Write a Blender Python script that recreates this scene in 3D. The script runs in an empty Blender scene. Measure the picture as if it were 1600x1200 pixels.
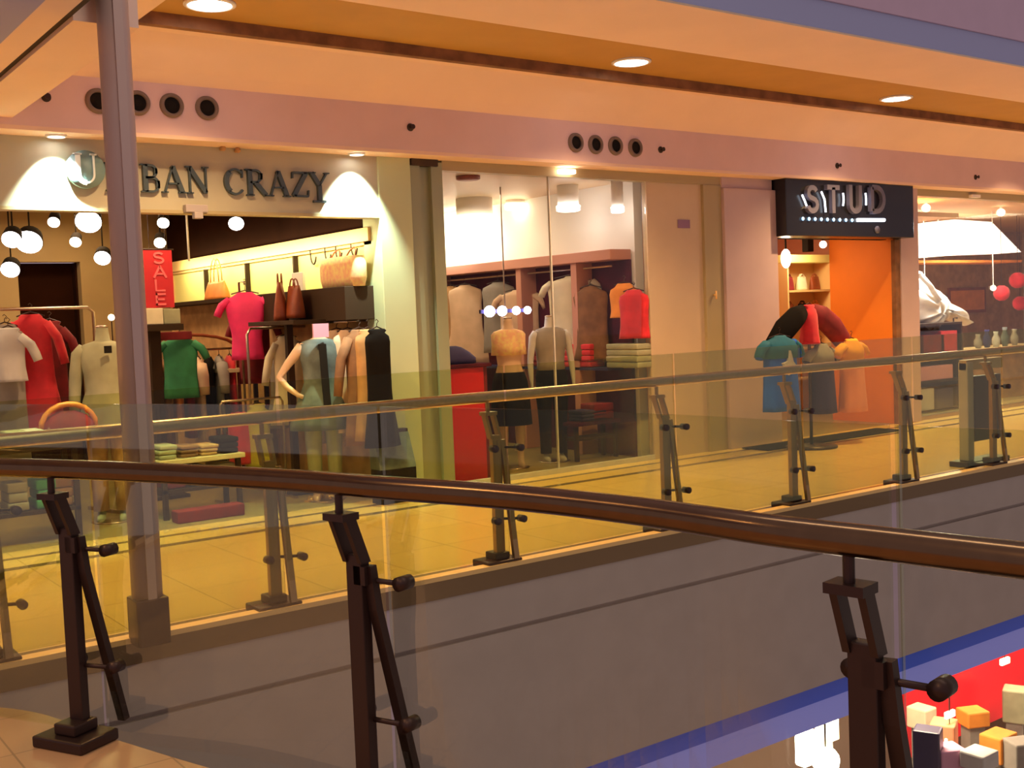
import bpy, bmesh, math, random
from mathutils import Vector, Matrix
random.seed(7)
C = bpy.context.scene.collection
PI = math.pi

# ------------------------------------------------------------------ camera geometry
F = 1760.0; H = 1.57
RX = (0.80459032, -0.06704919, 0.5900329)
RY = (-0.59250294, -0.02424609, 0.80520332)
RZ = (-0.03968224, -0.99745503, -0.05923501)
def _ray(px, py):
    v = (px - 800.0, py - 600.0, F)
    return Vector([sum(a*b for a, b in zip(r, v)) for r in (RX, RY, RZ)])
def aty(px, py, y):
    d = _ray(px, py); t = y/d.y; return Vector((d.x*t, y, H + d.z*t))
def atx(px, py, x):
    d = _ray(px, py); t = x/d.x; return Vector((x, d.y*t, H + d.z*t))
def atz(px, py, z):
    d = _ray(px, py); t = (z - H)/d.z; return Vector((d.x*t, d.y*t, z))

# ------------------------------------------------------------------ materials
MATS = {}
def mat(name, col, rough=.6, metal=0.0, noise=0.0, scale=8.0, spec=.5, bump=0.0, col2=None, sheen=0.0):
    if name in MATS: return MATS[name]
    m = bpy.data.materials.new(name); m.use_nodes = True
    nt = m.node_tree; b = nt.nodes['Principled BSDF']
    b.inputs['Base Color'].default_value = (*col, 1)
    b.inputs['Roughness'].default_value = rough
    b.inputs['Metallic'].default_value = metal
    b.inputs['Specular IOR Level'].default_value = spec
    if sheen: b.inputs['Sheen Weight'].default_value = sheen
    if noise or col2 or bump:
        tc = nt.nodes.new('ShaderNodeTexCoord')
        n = nt.nodes.new('ShaderNodeTexNoise'); n.inputs['Scale'].default_value = scale
        n.inputs['Detail'].default_value = 4
        nt.links.new(tc.outputs['Object'], n.inputs['Vector'])
        if noise or col2:
            r = nt.nodes.new('ShaderNodeValToRGB')
            c2 = col2 or tuple(max(0, c*(1-noise)) for c in col)
            r.color_ramp.elements[0].position = .35; r.color_ramp.elements[1].position = .65
            r.color_ramp.elements[0].color = (*c2, 1); r.color_ramp.elements[1].color = (*col, 1)
            nt.links.new(n.outputs['Fac'], r.inputs['Fac'])
            nt.links.new(r.outputs['Color'], b.inputs['Base Color'])
        if bump:
            bp = nt.nodes.new('ShaderNodeBump'); bp.inputs['Strength'].default_value = bump
            bp.inputs['Distance'].default_value = .01
            nt.links.new(n.outputs['Fac'], bp.inputs['Height']); nt.links.new(bp.outputs['Normal'], b.inputs['Normal'])
    MATS[name] = m; return m
def emis(name, col, s):
    if name in MATS: return MATS[name]
    m = bpy.data.materials.new(name); m.use_nodes = True
    b = m.node_tree.nodes['Principled BSDF']
    b.inputs['Base Color'].default_value = (*col, 1)
    b.inputs['Emission Color'].default_value = (*col, 1)
    b.inputs['Emission Strength'].default_value = s
    MATS[name] = m; return m
def glass(name, tint, gl=.9):
    m = bpy.data.materials.new(name); m.use_nodes = True
    nt = m.node_tree; nt.nodes.clear()
    o = nt.nodes.new('ShaderNodeOutputMaterial'); mix = nt.nodes.new('ShaderNodeMixShader')
    t = nt.nodes.new('ShaderNodeBsdfTransparent'); g = nt.nodes.new('ShaderNodeBsdfGlossy')
    fr = nt.nodes.new('ShaderNodeFresnel'); fr.inputs['IOR'].default_value = 1.45
    mu = nt.nodes.new('ShaderNodeMath'); mu.operation = 'MULTIPLY'; mu.inputs[1].default_value = gl
    t.inputs['Color'].default_value = (*tint, 1); g.inputs['Roughness'].default_value = .02
    nt.links.new(fr.outputs[0], mu.inputs[0]); nt.links.new(mu.outputs[0], mix.inputs[0])
    nt.links.new(t.outputs[0], mix.inputs[1]); nt.links.new(g.outputs[0], mix.inputs[2])
    nt.links.new(mix.outputs[0], o.inputs['Surface'])
    MATS[name] = m; return m
def tilemat(name, col, stripe, stripes, joint=.6, rough=.18):
    """polished tiles with dark cross bands at given Y positions (object space = world)."""
    m = bpy.data.materials.new(name); m.use_nodes = True
    nt = m.node_tree; b = nt.nodes['Principled BSDF']; b.inputs['Roughness'].default_value = rough
    tc = nt.nodes.new('ShaderNodeTexCoord'); sp = nt.nodes.new('ShaderNodeSeparateXYZ')
    nt.links.new(tc.outputs['Object'], sp.inputs[0])
    br = nt.nodes.new('ShaderNodeTexBrick'); br.offset = 0
    br.inputs['Scale'].default_value = 1; br.inputs['Brick Width'].default_value = joint
    br.inputs['Row Height'].default_value = joint; br.inputs['Mortar Size'].default_value = .004
    br.inputs['Color1'].default_value = (*col, 1)
    br.inputs['Color2'].default_value = (*[c*.93 for c in col], 1)
    br.inputs['Mortar'].default_value = (*[c*.6 for c in col], 1)
    nt.links.new(tc.outputs['Object'], br.inputs['Vector'])
    last = br.outputs['Color']
    for y0, y1 in stripes:
        a = nt.nodes.new('ShaderNodeMath'); a.operation = 'GREATER_THAN'; a.inputs[1].default_value = y0
        c = nt.nodes.new('ShaderNodeMath'); c.operation = 'LESS_THAN'; c.inputs[1].default_value = y1
        d = nt.nodes.new('ShaderNodeMath'); d.operation = 'MULTIPLY'
        nt.links.new(sp.outputs['Y'], a.inputs[0]); nt.links.new(sp.outputs['Y'], c.inputs[0])
        nt.links.new(a.outputs[0], d.inputs[0]); nt.links.new(c.outputs[0], d.inputs[1])
        mx = nt.nodes.new('ShaderNodeMixRGB'); mx.inputs['Color2'].default_value = (*stripe, 1)
        nt.links.new(d.outputs[0], mx.inputs['Fac']); nt.links.new(last, mx.inputs['Color1'])
        last = mx.outputs['Color']
    nt.links.new(last, b.inputs['Base Color'])
    MATS[name] = m; return m

M = dict(
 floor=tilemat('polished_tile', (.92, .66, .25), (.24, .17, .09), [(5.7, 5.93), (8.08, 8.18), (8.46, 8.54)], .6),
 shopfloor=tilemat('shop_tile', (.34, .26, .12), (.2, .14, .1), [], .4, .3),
 nearfloor=tilemat('near_tile', (.55, .33, .18), (.2, .14, .1), [], .45, .3),
 soffit=mat('soffit_paint', (.90, .66, .50), .75, noise=.04, scale=2),
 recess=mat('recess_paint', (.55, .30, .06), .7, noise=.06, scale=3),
 leftpanel=mat('mauve_panel', (.36, .36, .62), .8),
 dark=mat('dark_gap', (.05, .03, .02), .8),
 bulk=mat('bulkhead_paint', (.78, .56, .55), .75, noise=.05, scale=3),
 fascia=mat('slab_paint', (.50, .42, .42), .75, noise=.06, scale=5),
 blue=emis('blue_trim', (.05, .12, .80), .07),  # faint emission added to bring out the blue
 lilac=emis('lilac_trim', (.30, .32, 1.0), .18),  # weak glow added, paint alone stays too dull under the warm lamps
 uppergrey=mat('upper_fascia', (.66, .50, .56), .8, noise=.05, scale=3),
 upperblue=mat('upper_blue_trim', (.40, .45, .62), .7),
 signwall=mat('sign_wall_paint', (.50, .47, .34), .5, noise=.05, scale=4),
 pier=mat('pier_paint', (.54, .60, .36), .5, noise=.04, scale=3),
 pinkpier=mat('rose_plaster', (.58, .44, .44), .6, noise=.06, scale=3),
 shutter=mat('shutter_guide_metal', (.34, .36, .22), .4, metal=.3),
 beige=mat('beige_panel', (.64, .50, .33), .45, noise=.05, scale=3),
 beigedark=mat('beige_panel_dark', (.42, .35, .19), .45),
 steel=mat('brushed_steel', (.55, .42, .33), .30, metal=1, noise=.12, scale=30),
 postfar=mat('warm_post_steel', (.42, .27, .14), .4, metal=.8),
 railnear=mat('bronze_rail', (.19, .115, .06), .2, metal=1, noise=.1, scale=20),
 dsteel=mat('dark_steel', (.055, .030, .025), .42, metal=.6),
 pole=mat('pole_paint', (.50, .36, .30), .45, metal=.2),
 kerbbrown=mat('kerb_brown', (.20, .12, .06), .6),
 brass=mat('kerb_brass', (.95, .62, .26), .45, metal=.2),
 black=mat('black_gloss', (.012, .012, .016), .25),
 blackm=mat('black_matt', (.015, .012, .01), .9, spec=.15),
 white=mat('white_paint', (.85, .83, .78), .6),
 darkbrown=mat('dark_brown_wall', (.028, .008, .003),9, spec=.1, noise=.2, scale=3),
 orangeceil=mat('orange_ceiling', (.72, .45, .22), .7),
 backwall=mat('tan_back_wall', (.42, .30, .14), .7, noise=.1, scale=2),
 cornice=mat('cornice_wood', (.82, .52, .22), .5),
 yellow=mat('yellow_backboard', (.95, .84, .30), .6),
 shelf=mat('dark_shelf', (.045, .025, .013), .7, spec=.15),
 orangewall=mat('orange_wall', (.92, .29, .03), .6, noise=.06, scale=2),
 letter=mat('letter_metal', (.08, .11, .12), .4, metal=.4),
 plaque=mat('teal_plaque', (.20, .33, .34), .45),
 plaquelet=mat('plaque_letter', (.75, .85, .85), .5),
 red=mat('red_gloss', (.75, .015, .03), .35),
 redf=mat('red_fabric', (.75, .02, .04), .8, noise=.3, scale=6, sheen=.2),
 darkred=mat('dark_red_fabric', (.25, .012, .02), .8, noise=.4, scale=6),
 magenta=mat('magenta_fabric', (.95, .03, .20), .7, noise=.2, scale=5),
 banner=mat('banner_red', (.55, .02, .03), .5), bannerlet=mat('banner_letter', (.85, .16, .18), .5),
 green=mat('green_fabric', (.05, .32, .13), .8, noise=.3, scale=6),
 sage=mat('sage_fabric', (.40, .40, .25), .85, noise=.2, scale=6),
 denim=mat('denim_fabric', (.16, .20, .19), .85, noise=.45, scale=7),
 beigef=mat('beige_fabric', (.80, .55, .36), .85, noise=.15, scale=6),
 creamf=mat('cream_fabric', (.85, .75, .52), .85, noise=.12, scale=6),
 brownf=mat('brown_fabric', (.30, .14, .06), .85, noise=.4, scale=6),
 tanf=mat('tan_fabric', (.60, .34, .14), .85, noise=.3, scale=6),
 orangef=mat('orange_fabric', (.95, .34, .05), .8, noise=.2, scale=6),
 blackf=mat('black_fabric', (.010, .008, .007), .95, spec=.1),
 greyf=mat('grey_fabric', (.34, .30, .26), .85, noise=.2, scale=6),
 lightf=mat('pale_grey_fabric', (.62, .60, .58), .85, noise=.12, scale=6),
 tealf=mat('teal_fabric', (.005, .15, .24), .8, noise=.3, scale=5),
 bluef=mat('blue_fabric', (.005, .12, .80), .8, noise=.2, scale=5),
 navyf=mat('navy_fabric', (.03, .025, .12), .85),
 yellowf=mat('amber_fabric', (.95, .42, .02), .8, noise=.1, scale=5),
 peachf=mat('peach_fabric', (.95, .36, .18), .8, noise=.1, scale=5),
 pinkf=mat('lilac_pink_fabric', (.70, .35, .50), .8),
 oliveyellow=mat('lime_fabric', (.62, .55, .06), .8, noise=.2, scale=6),
 plum=mat('plum_wall', (.10, .015, .03),9, spec=.1, noise=.3, scale=3),
 rosewood=mat('rose_frame', (.62, .28, .20), .5),
 skin=mat('mannequin_skin', (.72, .50, .34), .5),
 leather=mat('brown_leather', (.33, .07, .02), .45, noise=.3, scale=10),
 orangeleather=mat('orange_leather', (.85, .28, .05), .45, noise=.2, scale=10),
 basket=mat('woven_pink', (.85, .45, .28), .8, scale=26, col2=(.90, .72, .30)),
 whitecard=mat('white_card', (.9, .88, .8), .5),
 gold=mat('gold_leather', (.8, .55, .18), .35, metal=.5),
 purple=mat('purple_board', (.07, .055, .12), .4),
 sticker=mat('violet_sticker', (.28, .16, .28), .5),
 table=mat('pale_table_top', (.75, .62, .38), .3),
 grill=mat('nozzle_ring', (.20, .14, .11), .6),
 greybox=mat('grey_plastic', (.38, .33, .33), .5),
 lavender=mat('lower_white', (.6, .55, .6), .6),
 lowfloor=mat('lower_floor', (.45, .38, .36), .35),
 lamp=emis('lamp_white', (1, .90, .86), 14), lampw=emis('lamp_warm', (1, .84, .62), 9),
 lampb=emis('lamp_violet', (.75, .68, 1), 18), blueglow=emis('blue_led', (.12, .2, 1), 1.2),
 sparkle=emis('letter_led', (.75, .85, 1), 3), lettergrey=mat('channel_letter', (.15, .15, .22), .4),
 dots=emis('underline_led', (.35, .6, .9), 1.6),
 canopy=emis('canopy_lit', (1, .93, .85), 2.2), canopyw=mat('canopy_white', (.9, .88, .84), .6),
)
M['glass'] = glass('rail_glass', (.90, .92, .80), .30)
M['glassfar'] = glass('far_rail_glass', (.86, .88, .70), .28)
M['shopglass'] = glass('shop_glass', (.96, .95, .90), .25)
M['floortrim'] = mat('plinth_dark', (.10, .07, .05), .4)

# ------------------------------------------------------------------ mesh builder
class MB:
    def __init__(s): s.bm = bmesh.new()
    def box(s, x0, x1, y0, y1, z0, z1, rot=None, bev=0):
        v = [s.bm.verts.new((x, y, z)) for x in (x0, x1) for y in (y0, y1) for z in (z0, z1)]
        f = [(0, 1, 3, 2), (4, 6, 7, 5), (0, 4, 5, 1), (2, 3, 7, 6), (0, 2, 6, 4), (1, 5, 7, 3)]
        fs = [s.bm.faces.new([v[i] for i in q]) for q in f]
        if bev:
            es = list({e for q in fs for e in q.edges})
            r = bmesh.ops.bevel(s.bm, geom=es, offset=bev, segments=2, affect='EDGES', profile=.5)
            v = list({w for q in r['faces'] for w in q.verts} | {w for w in v if w.is_valid})
        if rot: bmesh.ops.transform(s.bm, matrix=rot, verts=[w for w in v if w.is_valid])
        return s
    def prism(s, pts, y0, y1, axis='y'):
        """polygon in plane extruded along axis; pts are the other two coords."""
        def mk(p, t):
            return {'y': (p[0], t, p[1]), 'z': (p[0], p[1], t), 'x': (t, p[0], p[1])}[axis]
        a = [s.bm.verts.new(mk(p, y0)) for p in pts]; b = [s.bm.verts.new(mk(p, y1)) for p in pts]
        n = len(pts)
        s.bm.faces.new(a); s.bm.faces.new(b[::-1])
        for i in range(n): s.bm.faces.new((a[i], b[i], b[(i+1) % n], a[(i+1) % n]))
        return s
    def tube(s, pts, r, seg=12, cap=True, prof=None):
        pts = [Vector(p) for p in pts]; rings = []
        rr = r if isinstance(r, (list, tuple)) else [r]*len(pts)
        ref = None
        for i, p in enumerate(pts):
            d = (pts[min(i+1, len(pts)-1)] - pts[max(i-1, 0)]).normalized()
            if ref is None: ref = Vector((0, 0, 1)) if abs(d.z) < .9 else Vector((1, 0, 0))
            u = d.cross(ref).normalized(); w = u.cross(d).normalized(); ref = w
            k = rr[i]; ru, rw = k if isinstance(k, tuple) else (k, k)
            rings.append([s.bm.verts.new(p + u*math.cos(a)*ru + w*math.sin(a)*rw) for a in [2*PI*j/seg + (PI/seg if seg == 4 else 0) for j in range(seg)]])
        for a, b in zip(rings, rings[1:]):
            for j in range(seg): s.bm.faces.new((a[j], a[(j+1) % seg], b[(j+1) % seg], b[j]))
        if cap: s.bm.faces.new(rings[0][::-1]); s.bm.faces.new(rings[-1])
        return s
    def lathe(s, c, prof, seg=24, mtx=None):
        c = Vector(c); rings = []; vs = []
        for r, z in prof:
            ring = [s.bm.verts.new(c + Vector((math.cos(2*PI*j/seg)*r, math.sin(2*PI*j/seg)*r, z))) for j in range(seg)]
            rings.append(ring); vs += ring
        for a, b in zip(rings, rings[1:]):
            for j in range(seg): s.bm.faces.new((a[j], a[(j+1) % seg], b[(j+1) % seg], b[j]))
        s.bm.faces.new(rings[0][::-1]); s.bm.faces.new(rings[-1])
        if mtx: bmesh.ops.transform(s.bm, matrix=Matrix.Translation(c) @ mtx @ Matrix.Translation(-c), verts=vs)
        return s
    def sphere(s, c, r, sz=(1, 1, 1), seg=16):
        m = Matrix.Translation(Vector(c)) @ Matrix.Diagonal((sz[0], sz[1], sz[2], 1))
        bmesh.ops.create_uvsphere(s.bm, u_segments=seg, v_segments=max(6, seg//2), radius=r, matrix=m); return s
    def loft(s, rings, cap=True):
        R = [[s.bm.verts.new(p) for p in r] for r in rings]; n = len(R[0])
        for a, b in zip(R, R[1:]):
            for j in range(n): s.bm.faces.new((a[j], a[(j+1) % n], b[(j+1) % n], b[j]))
        if cap: s.bm.faces.new(R[0][::-1]); s.bm.faces.new(R[-1])
        return s
    def build(s, name, m, parent=None, smooth=False, label=None, cat=None, group=None, kind=None, bevel=0):
        bmesh.ops.recalc_face_normals(s.bm, faces=s.bm.faces)
        me = bpy.data.meshes.new(name); s.bm.to_mesh(me); s.bm.free()
        if smooth:
            for p in me.polygons: p.use_smooth = True
        o = bpy.data.objects.new(name, me); C.objects.link(o)
        if isinstance(m, str): m = M[m]
        me.materials.append(m)
        if parent: o.parent = parent; o.matrix_parent_inverse = parent.matrix_world.inverted() if False else Matrix.Identity(4)
        if bevel:
            md = o.modifiers.new('bevel', 'BEVEL'); md.width = bevel; md.segments = 2; md.limit_method = 'ANGLE'
        tag(o, label, cat, group, kind); return o
def tag(o, label=None, cat=None, group=None, kind=None):
    if label: o['label'] = label
    if cat: o['category'] = cat
    if group: o['group'] = group
    if kind: o['kind'] = kind
    return o
def thing(name, label, cat, loc=(0, 0, 0), rz=0, group=None):
    o = bpy.data.objects.new(name, None); C.objects.link(o)
    o.location = loc; o.rotation_euler = (0, 0, rz); o.empty_display_size = .1
    return tag(o, label, cat, group)
def copy_tree(o, parent=None):
    c = o.copy(); C.objects.link(c); c.parent = parent
    for k in list(o.children): copy_tree(k, c)
    return c
def struct(name, mb, m, parent=None, smooth=False, bevel=0):
    return mb.build(name, m, parent, smooth, kind=None if parent else 'structure', bevel=bevel)

# ------------------------------------------------------------------ spline
def spline(pts, n=10):
    out = []; P = [Vector(p) for p in pts]
    for i in range(len(P)-1):
        p0, p1, p2, p3 = P[max(i-1, 0)], P[i], P[i+1], P[min(i+2, len(P)-1)]
        for k in range(n):
            t = k/n
            out.append(.5*((2*p1) + (p2-p0)*t + (2*p0-5*p1+4*p2-p3)*t*t + (3*p1-p0-3*p2+p3)*t**3))
    out.append(P[-1]); return out

# ================================================================== SETTING
XR = 24.0; XL = -3.0
FY = 8.7      # shopfront plane
EY = 5.7      # far slab edge
struct('floor', MB().box(XL, XR, EY, 8.78, -.06, 0), 'floor')
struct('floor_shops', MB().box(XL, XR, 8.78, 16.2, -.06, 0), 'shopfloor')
# slab face toward the atrium: two bands with an open joint between them
struct('wall_slab', MB().box(XL, XR, EY, 6.1, -.375, -.061).box(XL, XR, EY+.03, 6.1, -.405, -.375).box(XL, XR, EY, 6.1, -1.45, -.405), 'fascia')
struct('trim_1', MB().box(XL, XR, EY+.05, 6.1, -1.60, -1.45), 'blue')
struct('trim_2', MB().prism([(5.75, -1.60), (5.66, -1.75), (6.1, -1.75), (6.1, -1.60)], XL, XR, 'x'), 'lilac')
struct('trim_3', MB().box(XL, XR, EY-.01, EY+.075, 0, .028), 'brass')
struct('trim_13', MB().box(XL, XR, EY-.008, EY+.0, -.11, -.001), 'kerbbrown')

# upper slab: soffit with a lamp recess
SZ = 3.71
struct('ceiling', MB().box(1.95, XR, EY+.03, 6.75, SZ, SZ+.25).box(1.95, 2.67, 6.75, 7.93, SZ, SZ+.25)
       
       .prism([(7.93, SZ), (8.05, SZ), (8.36, 3.50), (8.449, 3.43), (8.449, SZ+.25), (7.93, SZ+.25)], 1.95, XR, 'x'), 'soffit')
struct('ceiling_recess', MB().box(2.67, XR, 6.75, 7.93, SZ+.085, SZ+.25), 'recess')
struct('trim_4', MB().box(2.67, XR, 7.86, 7.932, SZ-.004, SZ+.085), 'brownf')  # dark brown stands in for shade on the recess's far face
struct('ceiling_left', MB().box(1.64, 1.96, EY+.04, 8.46, 3.10, SZ+.2), 'soffit')
struct('trim_5', MB().box(1.585, 1.64, 4.9, 8.46, 3.125, SZ+.2), 'dark')
struct('ceiling_left_outer', MB().box(1.44, 1.585, 4.9, 8.46, 3.10, SZ+.2), 'soffit')
struct('ceiling_far_left', MB().box(XL, 1.44, 4.9, 8.46, 3.10, SZ+.2), 'leftpanel')
struct('trim_6', MB().box(1.95, XR, EY-.01, EY+.028, SZ, 3.928), 'upperblue')
struct('wall_upper_slab', MB().box(XL, XR, EY-.03, 6.1, 3.93, 5.3), 'uppergrey')
# bulkhead above the shopfronts
struct('wall_bulkhead', MB().box(XL, XR, 8.45, 8.55, 3.05, 3.43), 'bulk')
struct('ceiling_bulkhead', MB().box(XL, XR, 8.45, 8.95, 3.02, 3.05), 'soffit')

# shop dividing walls, back walls, ceilings
struct('wall_sign', MB().box(XL, 5.0, FY, FY+.12, 2.51, 3.03), 'signwall')
struct('trim_7', MB().box(XL, 5.0, FY-.012, FY+.12, 2.485, 2.51), 'beigedark')
struct('wall_pier', MB().box(5.0, 5.33, FY-.02, 9.0, 0, 3.03), 'pier', bevel=.006)
sg = MB().box(5.33, 5.44, FY, FY+.2, 0, 3.0).box(5.44, 5.56, FY+.05, FY+.2, 0, 3.0).box(5.56, 5.68, FY, FY+.2, 0, 3.0)
struct('wall_shutter_guide', sg, 'shutter')
struct('trim_8', MB().box(5.34, 5.62, FY-.03, FY+.1, 2.96, 3.02), 'dark')
# shop one (clothing shop on the left)
struct('wall_right_upper', MB().box(5.05, 5.2, 8.84, 14.4, 2.42, 3.10), 'darkbrown')
struct('wall_right_lower', MB().box(5.05, 5.2, 8.84, 14.4, 0, 1.90), 'tanf')
struct('wall_back', MB().box(XL, 3.24, 14.2, 14.35, 0, 3.1).box(3.96, 5.2, 14.2, 14.35, 0, 3.1).box(3.24, 3.96, 14.2, 14.35, 2.45, 3.1), 'backwall')
struct('door_1', MB().box(3.24, 3.96, 14.5, 14.55, 0, 2.45).box(3.24, 3.26, 14.35, 14.5, 0, 2.45).box(3.94, 3.96, 14.35, 14.5, 0, 2.45), 'darkbrown')
struct('ceiling_shop', MB().box(XL, 5.2, 8.83, 14.4, 3.06, 3.12), 'orangeceil')
struct('trim_9', MB().box(4.97, 5.06, 8.86, 13.98, 2.30, 2.42).box(5.0, 5.06, 8.86, 13.98, 2.27, 2.30), 'cornice')
# shop two
struct('trim_10', MB().box(5.68, 9.33, FY, FY+.1, 2.93, 3.03), 'beigedark')
struct('ceiling_shop', MB().box(5.2, 9.5, 8.96, 15.6, 2.98, 3.05), 'beige')
struct('wall_right_2', MB().box(8.30, 8.42, 9.0, 15.5, 0, 2.98), 'white')
struct('wall_back_2', MB().box(5.2, 8.3, 15.4, 15.5, 0, 2.98), 'beige')
struct('wall_left_2', MB().box(5.21, 5.32, 9.01, 15.5, 0, 2.98), 'beige')
struct('wall_beige_panel', MB().box(8.24, 9.05, FY+.03, FY+.1, 0, 2.93), 'beige')
struct('wall_beige_column', MB().box(9.05, 9.33, FY-.01, FY+.12, 0, 2.93), 'beigedark', bevel=.005)
w = struct('window_1', MB().box(5.70, 8.23, FY+.04, FY+.052, .05, 2.93), 'shopglass')
struct('window_frame', MB().box(5.68, 8.24, FY+.02, FY+.07, 0, .05).box(6.935, 6.947, FY+.03, FY+.056, .05, 2.93), 'lightf', w)
struct('wall_rose_pier', MB().box(9.33, 10.20, FY-.05, 9.2, 0, 2.90).box(9.33, 10.16, FY-.02, 9.2, 2.90, 3.03), 'pinkpier', bevel=.006)
# shop three
struct('wall_header_3', MB().box(10.2, 12.85, 8.86, 8.96, 2.37, 3.03), 'blackm')
struct('ceiling_shop', MB().box(10.2, 14.35, 8.96, 12.6, 2.7, 2.76), 'cornice')
struct('wall_orange', MB().box(12.55, 12.72, FY+.06, 9.76, 0, 2.70), 'orangewall')
struct('wall_left_3', MB().box(10.1, 10.2, 9.2, 12.6, 0, 2.70), 'orangewall')
struct('wall_back_3', MB().box(10.2, 14.35, 12.5, 12.6, 0, 2.70), 'orangewall')
struct('trim_11', MB().box(12.50, 12.60, FY, FY+.06, 0, 2.36), 'brownf')
struct('wall_rose_pier_2', MB().box(12.60, 12.98, FY-.02, 9.2, 0, 3.03), 'pinkpier', bevel=.006)
# shop four
struct('trim_12', MB().box(12.98, XR, FY, FY+.12, 2.93, 3.03), 'beigedark')
struct('ceiling_shop', MB().box(12.9, XR, 8.97, 13.5, 2.98, 3.05), 'orangeceil')
struct('wall_back_4', MB().box(12.9, XR, 13.4, 13.5, 0, 2.98), 'tanf')
struct('wall_left_4', MB().box(14.36, 14.46, 9.76, 13.4, 0, 2.98).box(12.73, 14.46, 9.70, 9.76, 0, 2.98), 'rosewood')
struct('wall_end', MB().box(XR-.1, XR, EY, 13.5, 0, 4.0), 'beige')
w = struct('window_2', MB().box(13.0, 18.6, FY+.05, FY+.062, .05, 2.93), 'shopglass')
struct('window_frame', MB().box(12.98, 18.6, FY+.03, FY+.08, 0, .05), 'steel', w)
# bits beyond door one
# near walkway
edge = spline([(.15, 5.9), (.98, 5.12), (1.22, 4.46), (1.42, 3.86), (1.63, 3.38), (1.80, 2.95), (1.95, 2.45), (2.03, 2.0), (2.08, 1.5), (2.14, .8), (2.2, -1.5)], 8)
pl = [(p.x, p.y) for p in [Vector((a[0], a[1], 0)) for a in edge]]
struct('floor_near', MB().prism(pl + [(-3, -1.5), (-3, 5.9)], -.05, 0, 'z'), 'nearfloor')
rim = MB().prism(pl + [(x-.05, y) for x, y in pl[::-1]], -1.2, -.051, 'z')
struct('wall_near_slab', rim, 'fascia')
# lower storey
struct('floor_lower', MB().box(XL, XR, 2, 15, -5.55, -5.46), 'lowfloor')
struct('ceiling_lower', MB().box(XL, XR, 6.1, 13, -1.75, -1.6), 'lavender')
struct('wall_lower_back', MB().box(XL, XR, 12.0, 12.1, -5.46, -1.75), 'tanf')
for i, (a, b) in enumerate([(13.2, 13.4), (18, 18.3)]):
    struct('wall_lower_pier', MB().box(a, b, 8.7, 9.0, -5.46, -1.75), 'lavender')

# ================================================================== CEILING FITTINGS
def downlight(x, y, z, r, label, group, m='lamp', up=.0):
    t = thing('downlight', label, 'ceiling light', (x, y, z), 0, group)
    prof = [(r, 0), (r*1.16, 0), (r*1.18, -.012), (r*1.10, -.018), (r, -.014)]
    rb = MB(); n = 28
    rings = [[Vector((math.cos(2*PI*j/n)*q, math.sin(2*PI*j/n)*q, h)) for j in range(n)] for q, h in [(r*1.0, -.002), (r*1.18, -.002), (r*1.18, -.014), (r*1.0, -.020), (r*1.0, -.002)]]
    rb.loft(rings, cap=False); rb.build('trim_ring', 'white', t, True)
    MB().lathe((0, 0, 0), [(r*.99, -.003), (r*.99, -.012), (r*.6, -.016)], 28).build('diffuser', m, t, True)
    return t
names3 = ['first large recessed downlight from the left, in the brown ceiling strip', 'middle large recessed downlight in the brown ceiling strip, above the nozzle row', 'right large recessed downlight in the brown ceiling strip, above the black shop sign']
for i, x in enumerate((3.06, 6.95, 10.85)):
    downlight(x, 7.50, SZ+.085, .15, names3[i], 'downlights in the ceiling recess')
for x, l in ((2.28, 'white downlight above the round badge at the left end of the shop sign'), (4.74, 'white downlight above the right end of the grey lettered shop sign')):
    downlight(x, 8.58, 3.02, .062, l, 'sign downlights')

def nozzle(x, z, r, label, group):
    t = thing('air_nozzle', label, 'vent', (x, 8.45, z), 0, group)
    rot = Matrix.Rotation(PI/2, 4, 'X')
    n = 28; rb = MB()
    rb.loft([[Vector((math.cos(2*PI*j/n)*q, h, math.sin(2*PI*j/n)*q)) for j in range(n)] for q, h in [(r*1.3, 0), (r*1.25, -.02), (r*.9, -.03), (r*.85, -.012), (r*.85, 0)]], cap=False)
    rb.build('ring', 'grill', t, True)
    MB().lathe((0, -.003, 0), [(r*.86, 0), (r*.86, .006), (r*.4, .012)], 24, rot).build('jet_core', 'blackm', t)
P4 = ['first', 'second', 'third', 'fourth']
for i, (px, py) in enumerate([(153, 158), (215, 161), (268, 165), (323, 169)]):
    p = aty(px, py, 8.45); nozzle(p.x, p.z, .072, P4[i]+' from the left of the four dark round nozzles above the shop sign', 'left nozzle row')
for i, (px, py) in enumerate([(899, 223), (930, 226), (961, 228), (992, 231)]):
    p = aty(px, py, 8.45); nozzle(p.x, p.z, .072, P4[i]+' from the left of the four dark round nozzles above the middle shop', 'middle nozzle row')
spl = ['at the far left end of the bulkhead', 'alone above the greenish shutter column', 'right of the middle nozzle row', 'above the black shop sign', 'at the right end above the fourth shop']
for (px, py), s_ in zip([(72, 152), (641, 199), (1032, 234), (1308, 259), (1524, 277)], spl):
    p = aty(px, py, 8.45)
    t = thing('sprinkler_head', 'small dark sprinkler on the bulkhead face, ' + s_, 'sprinkler', (p.x, 8.45, p.z), 0, 'bulkhead sprinklers')
    rot = Matrix.Rotation(PI/2, 4, 'X')
    MB().lathe((0, 0, 0), [(.034, 0), (.034, .006), (.02, .014)], 16, rot).build('flange', 'dark', t)
    MB().tube([(0, -.01, 0), (0, -.045, 0)], .010, 8).lathe((0, -.045, 0), [(.022, 0), (.022, .005)], 12, rot).build('nozzle', 'dsteel', t)
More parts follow.
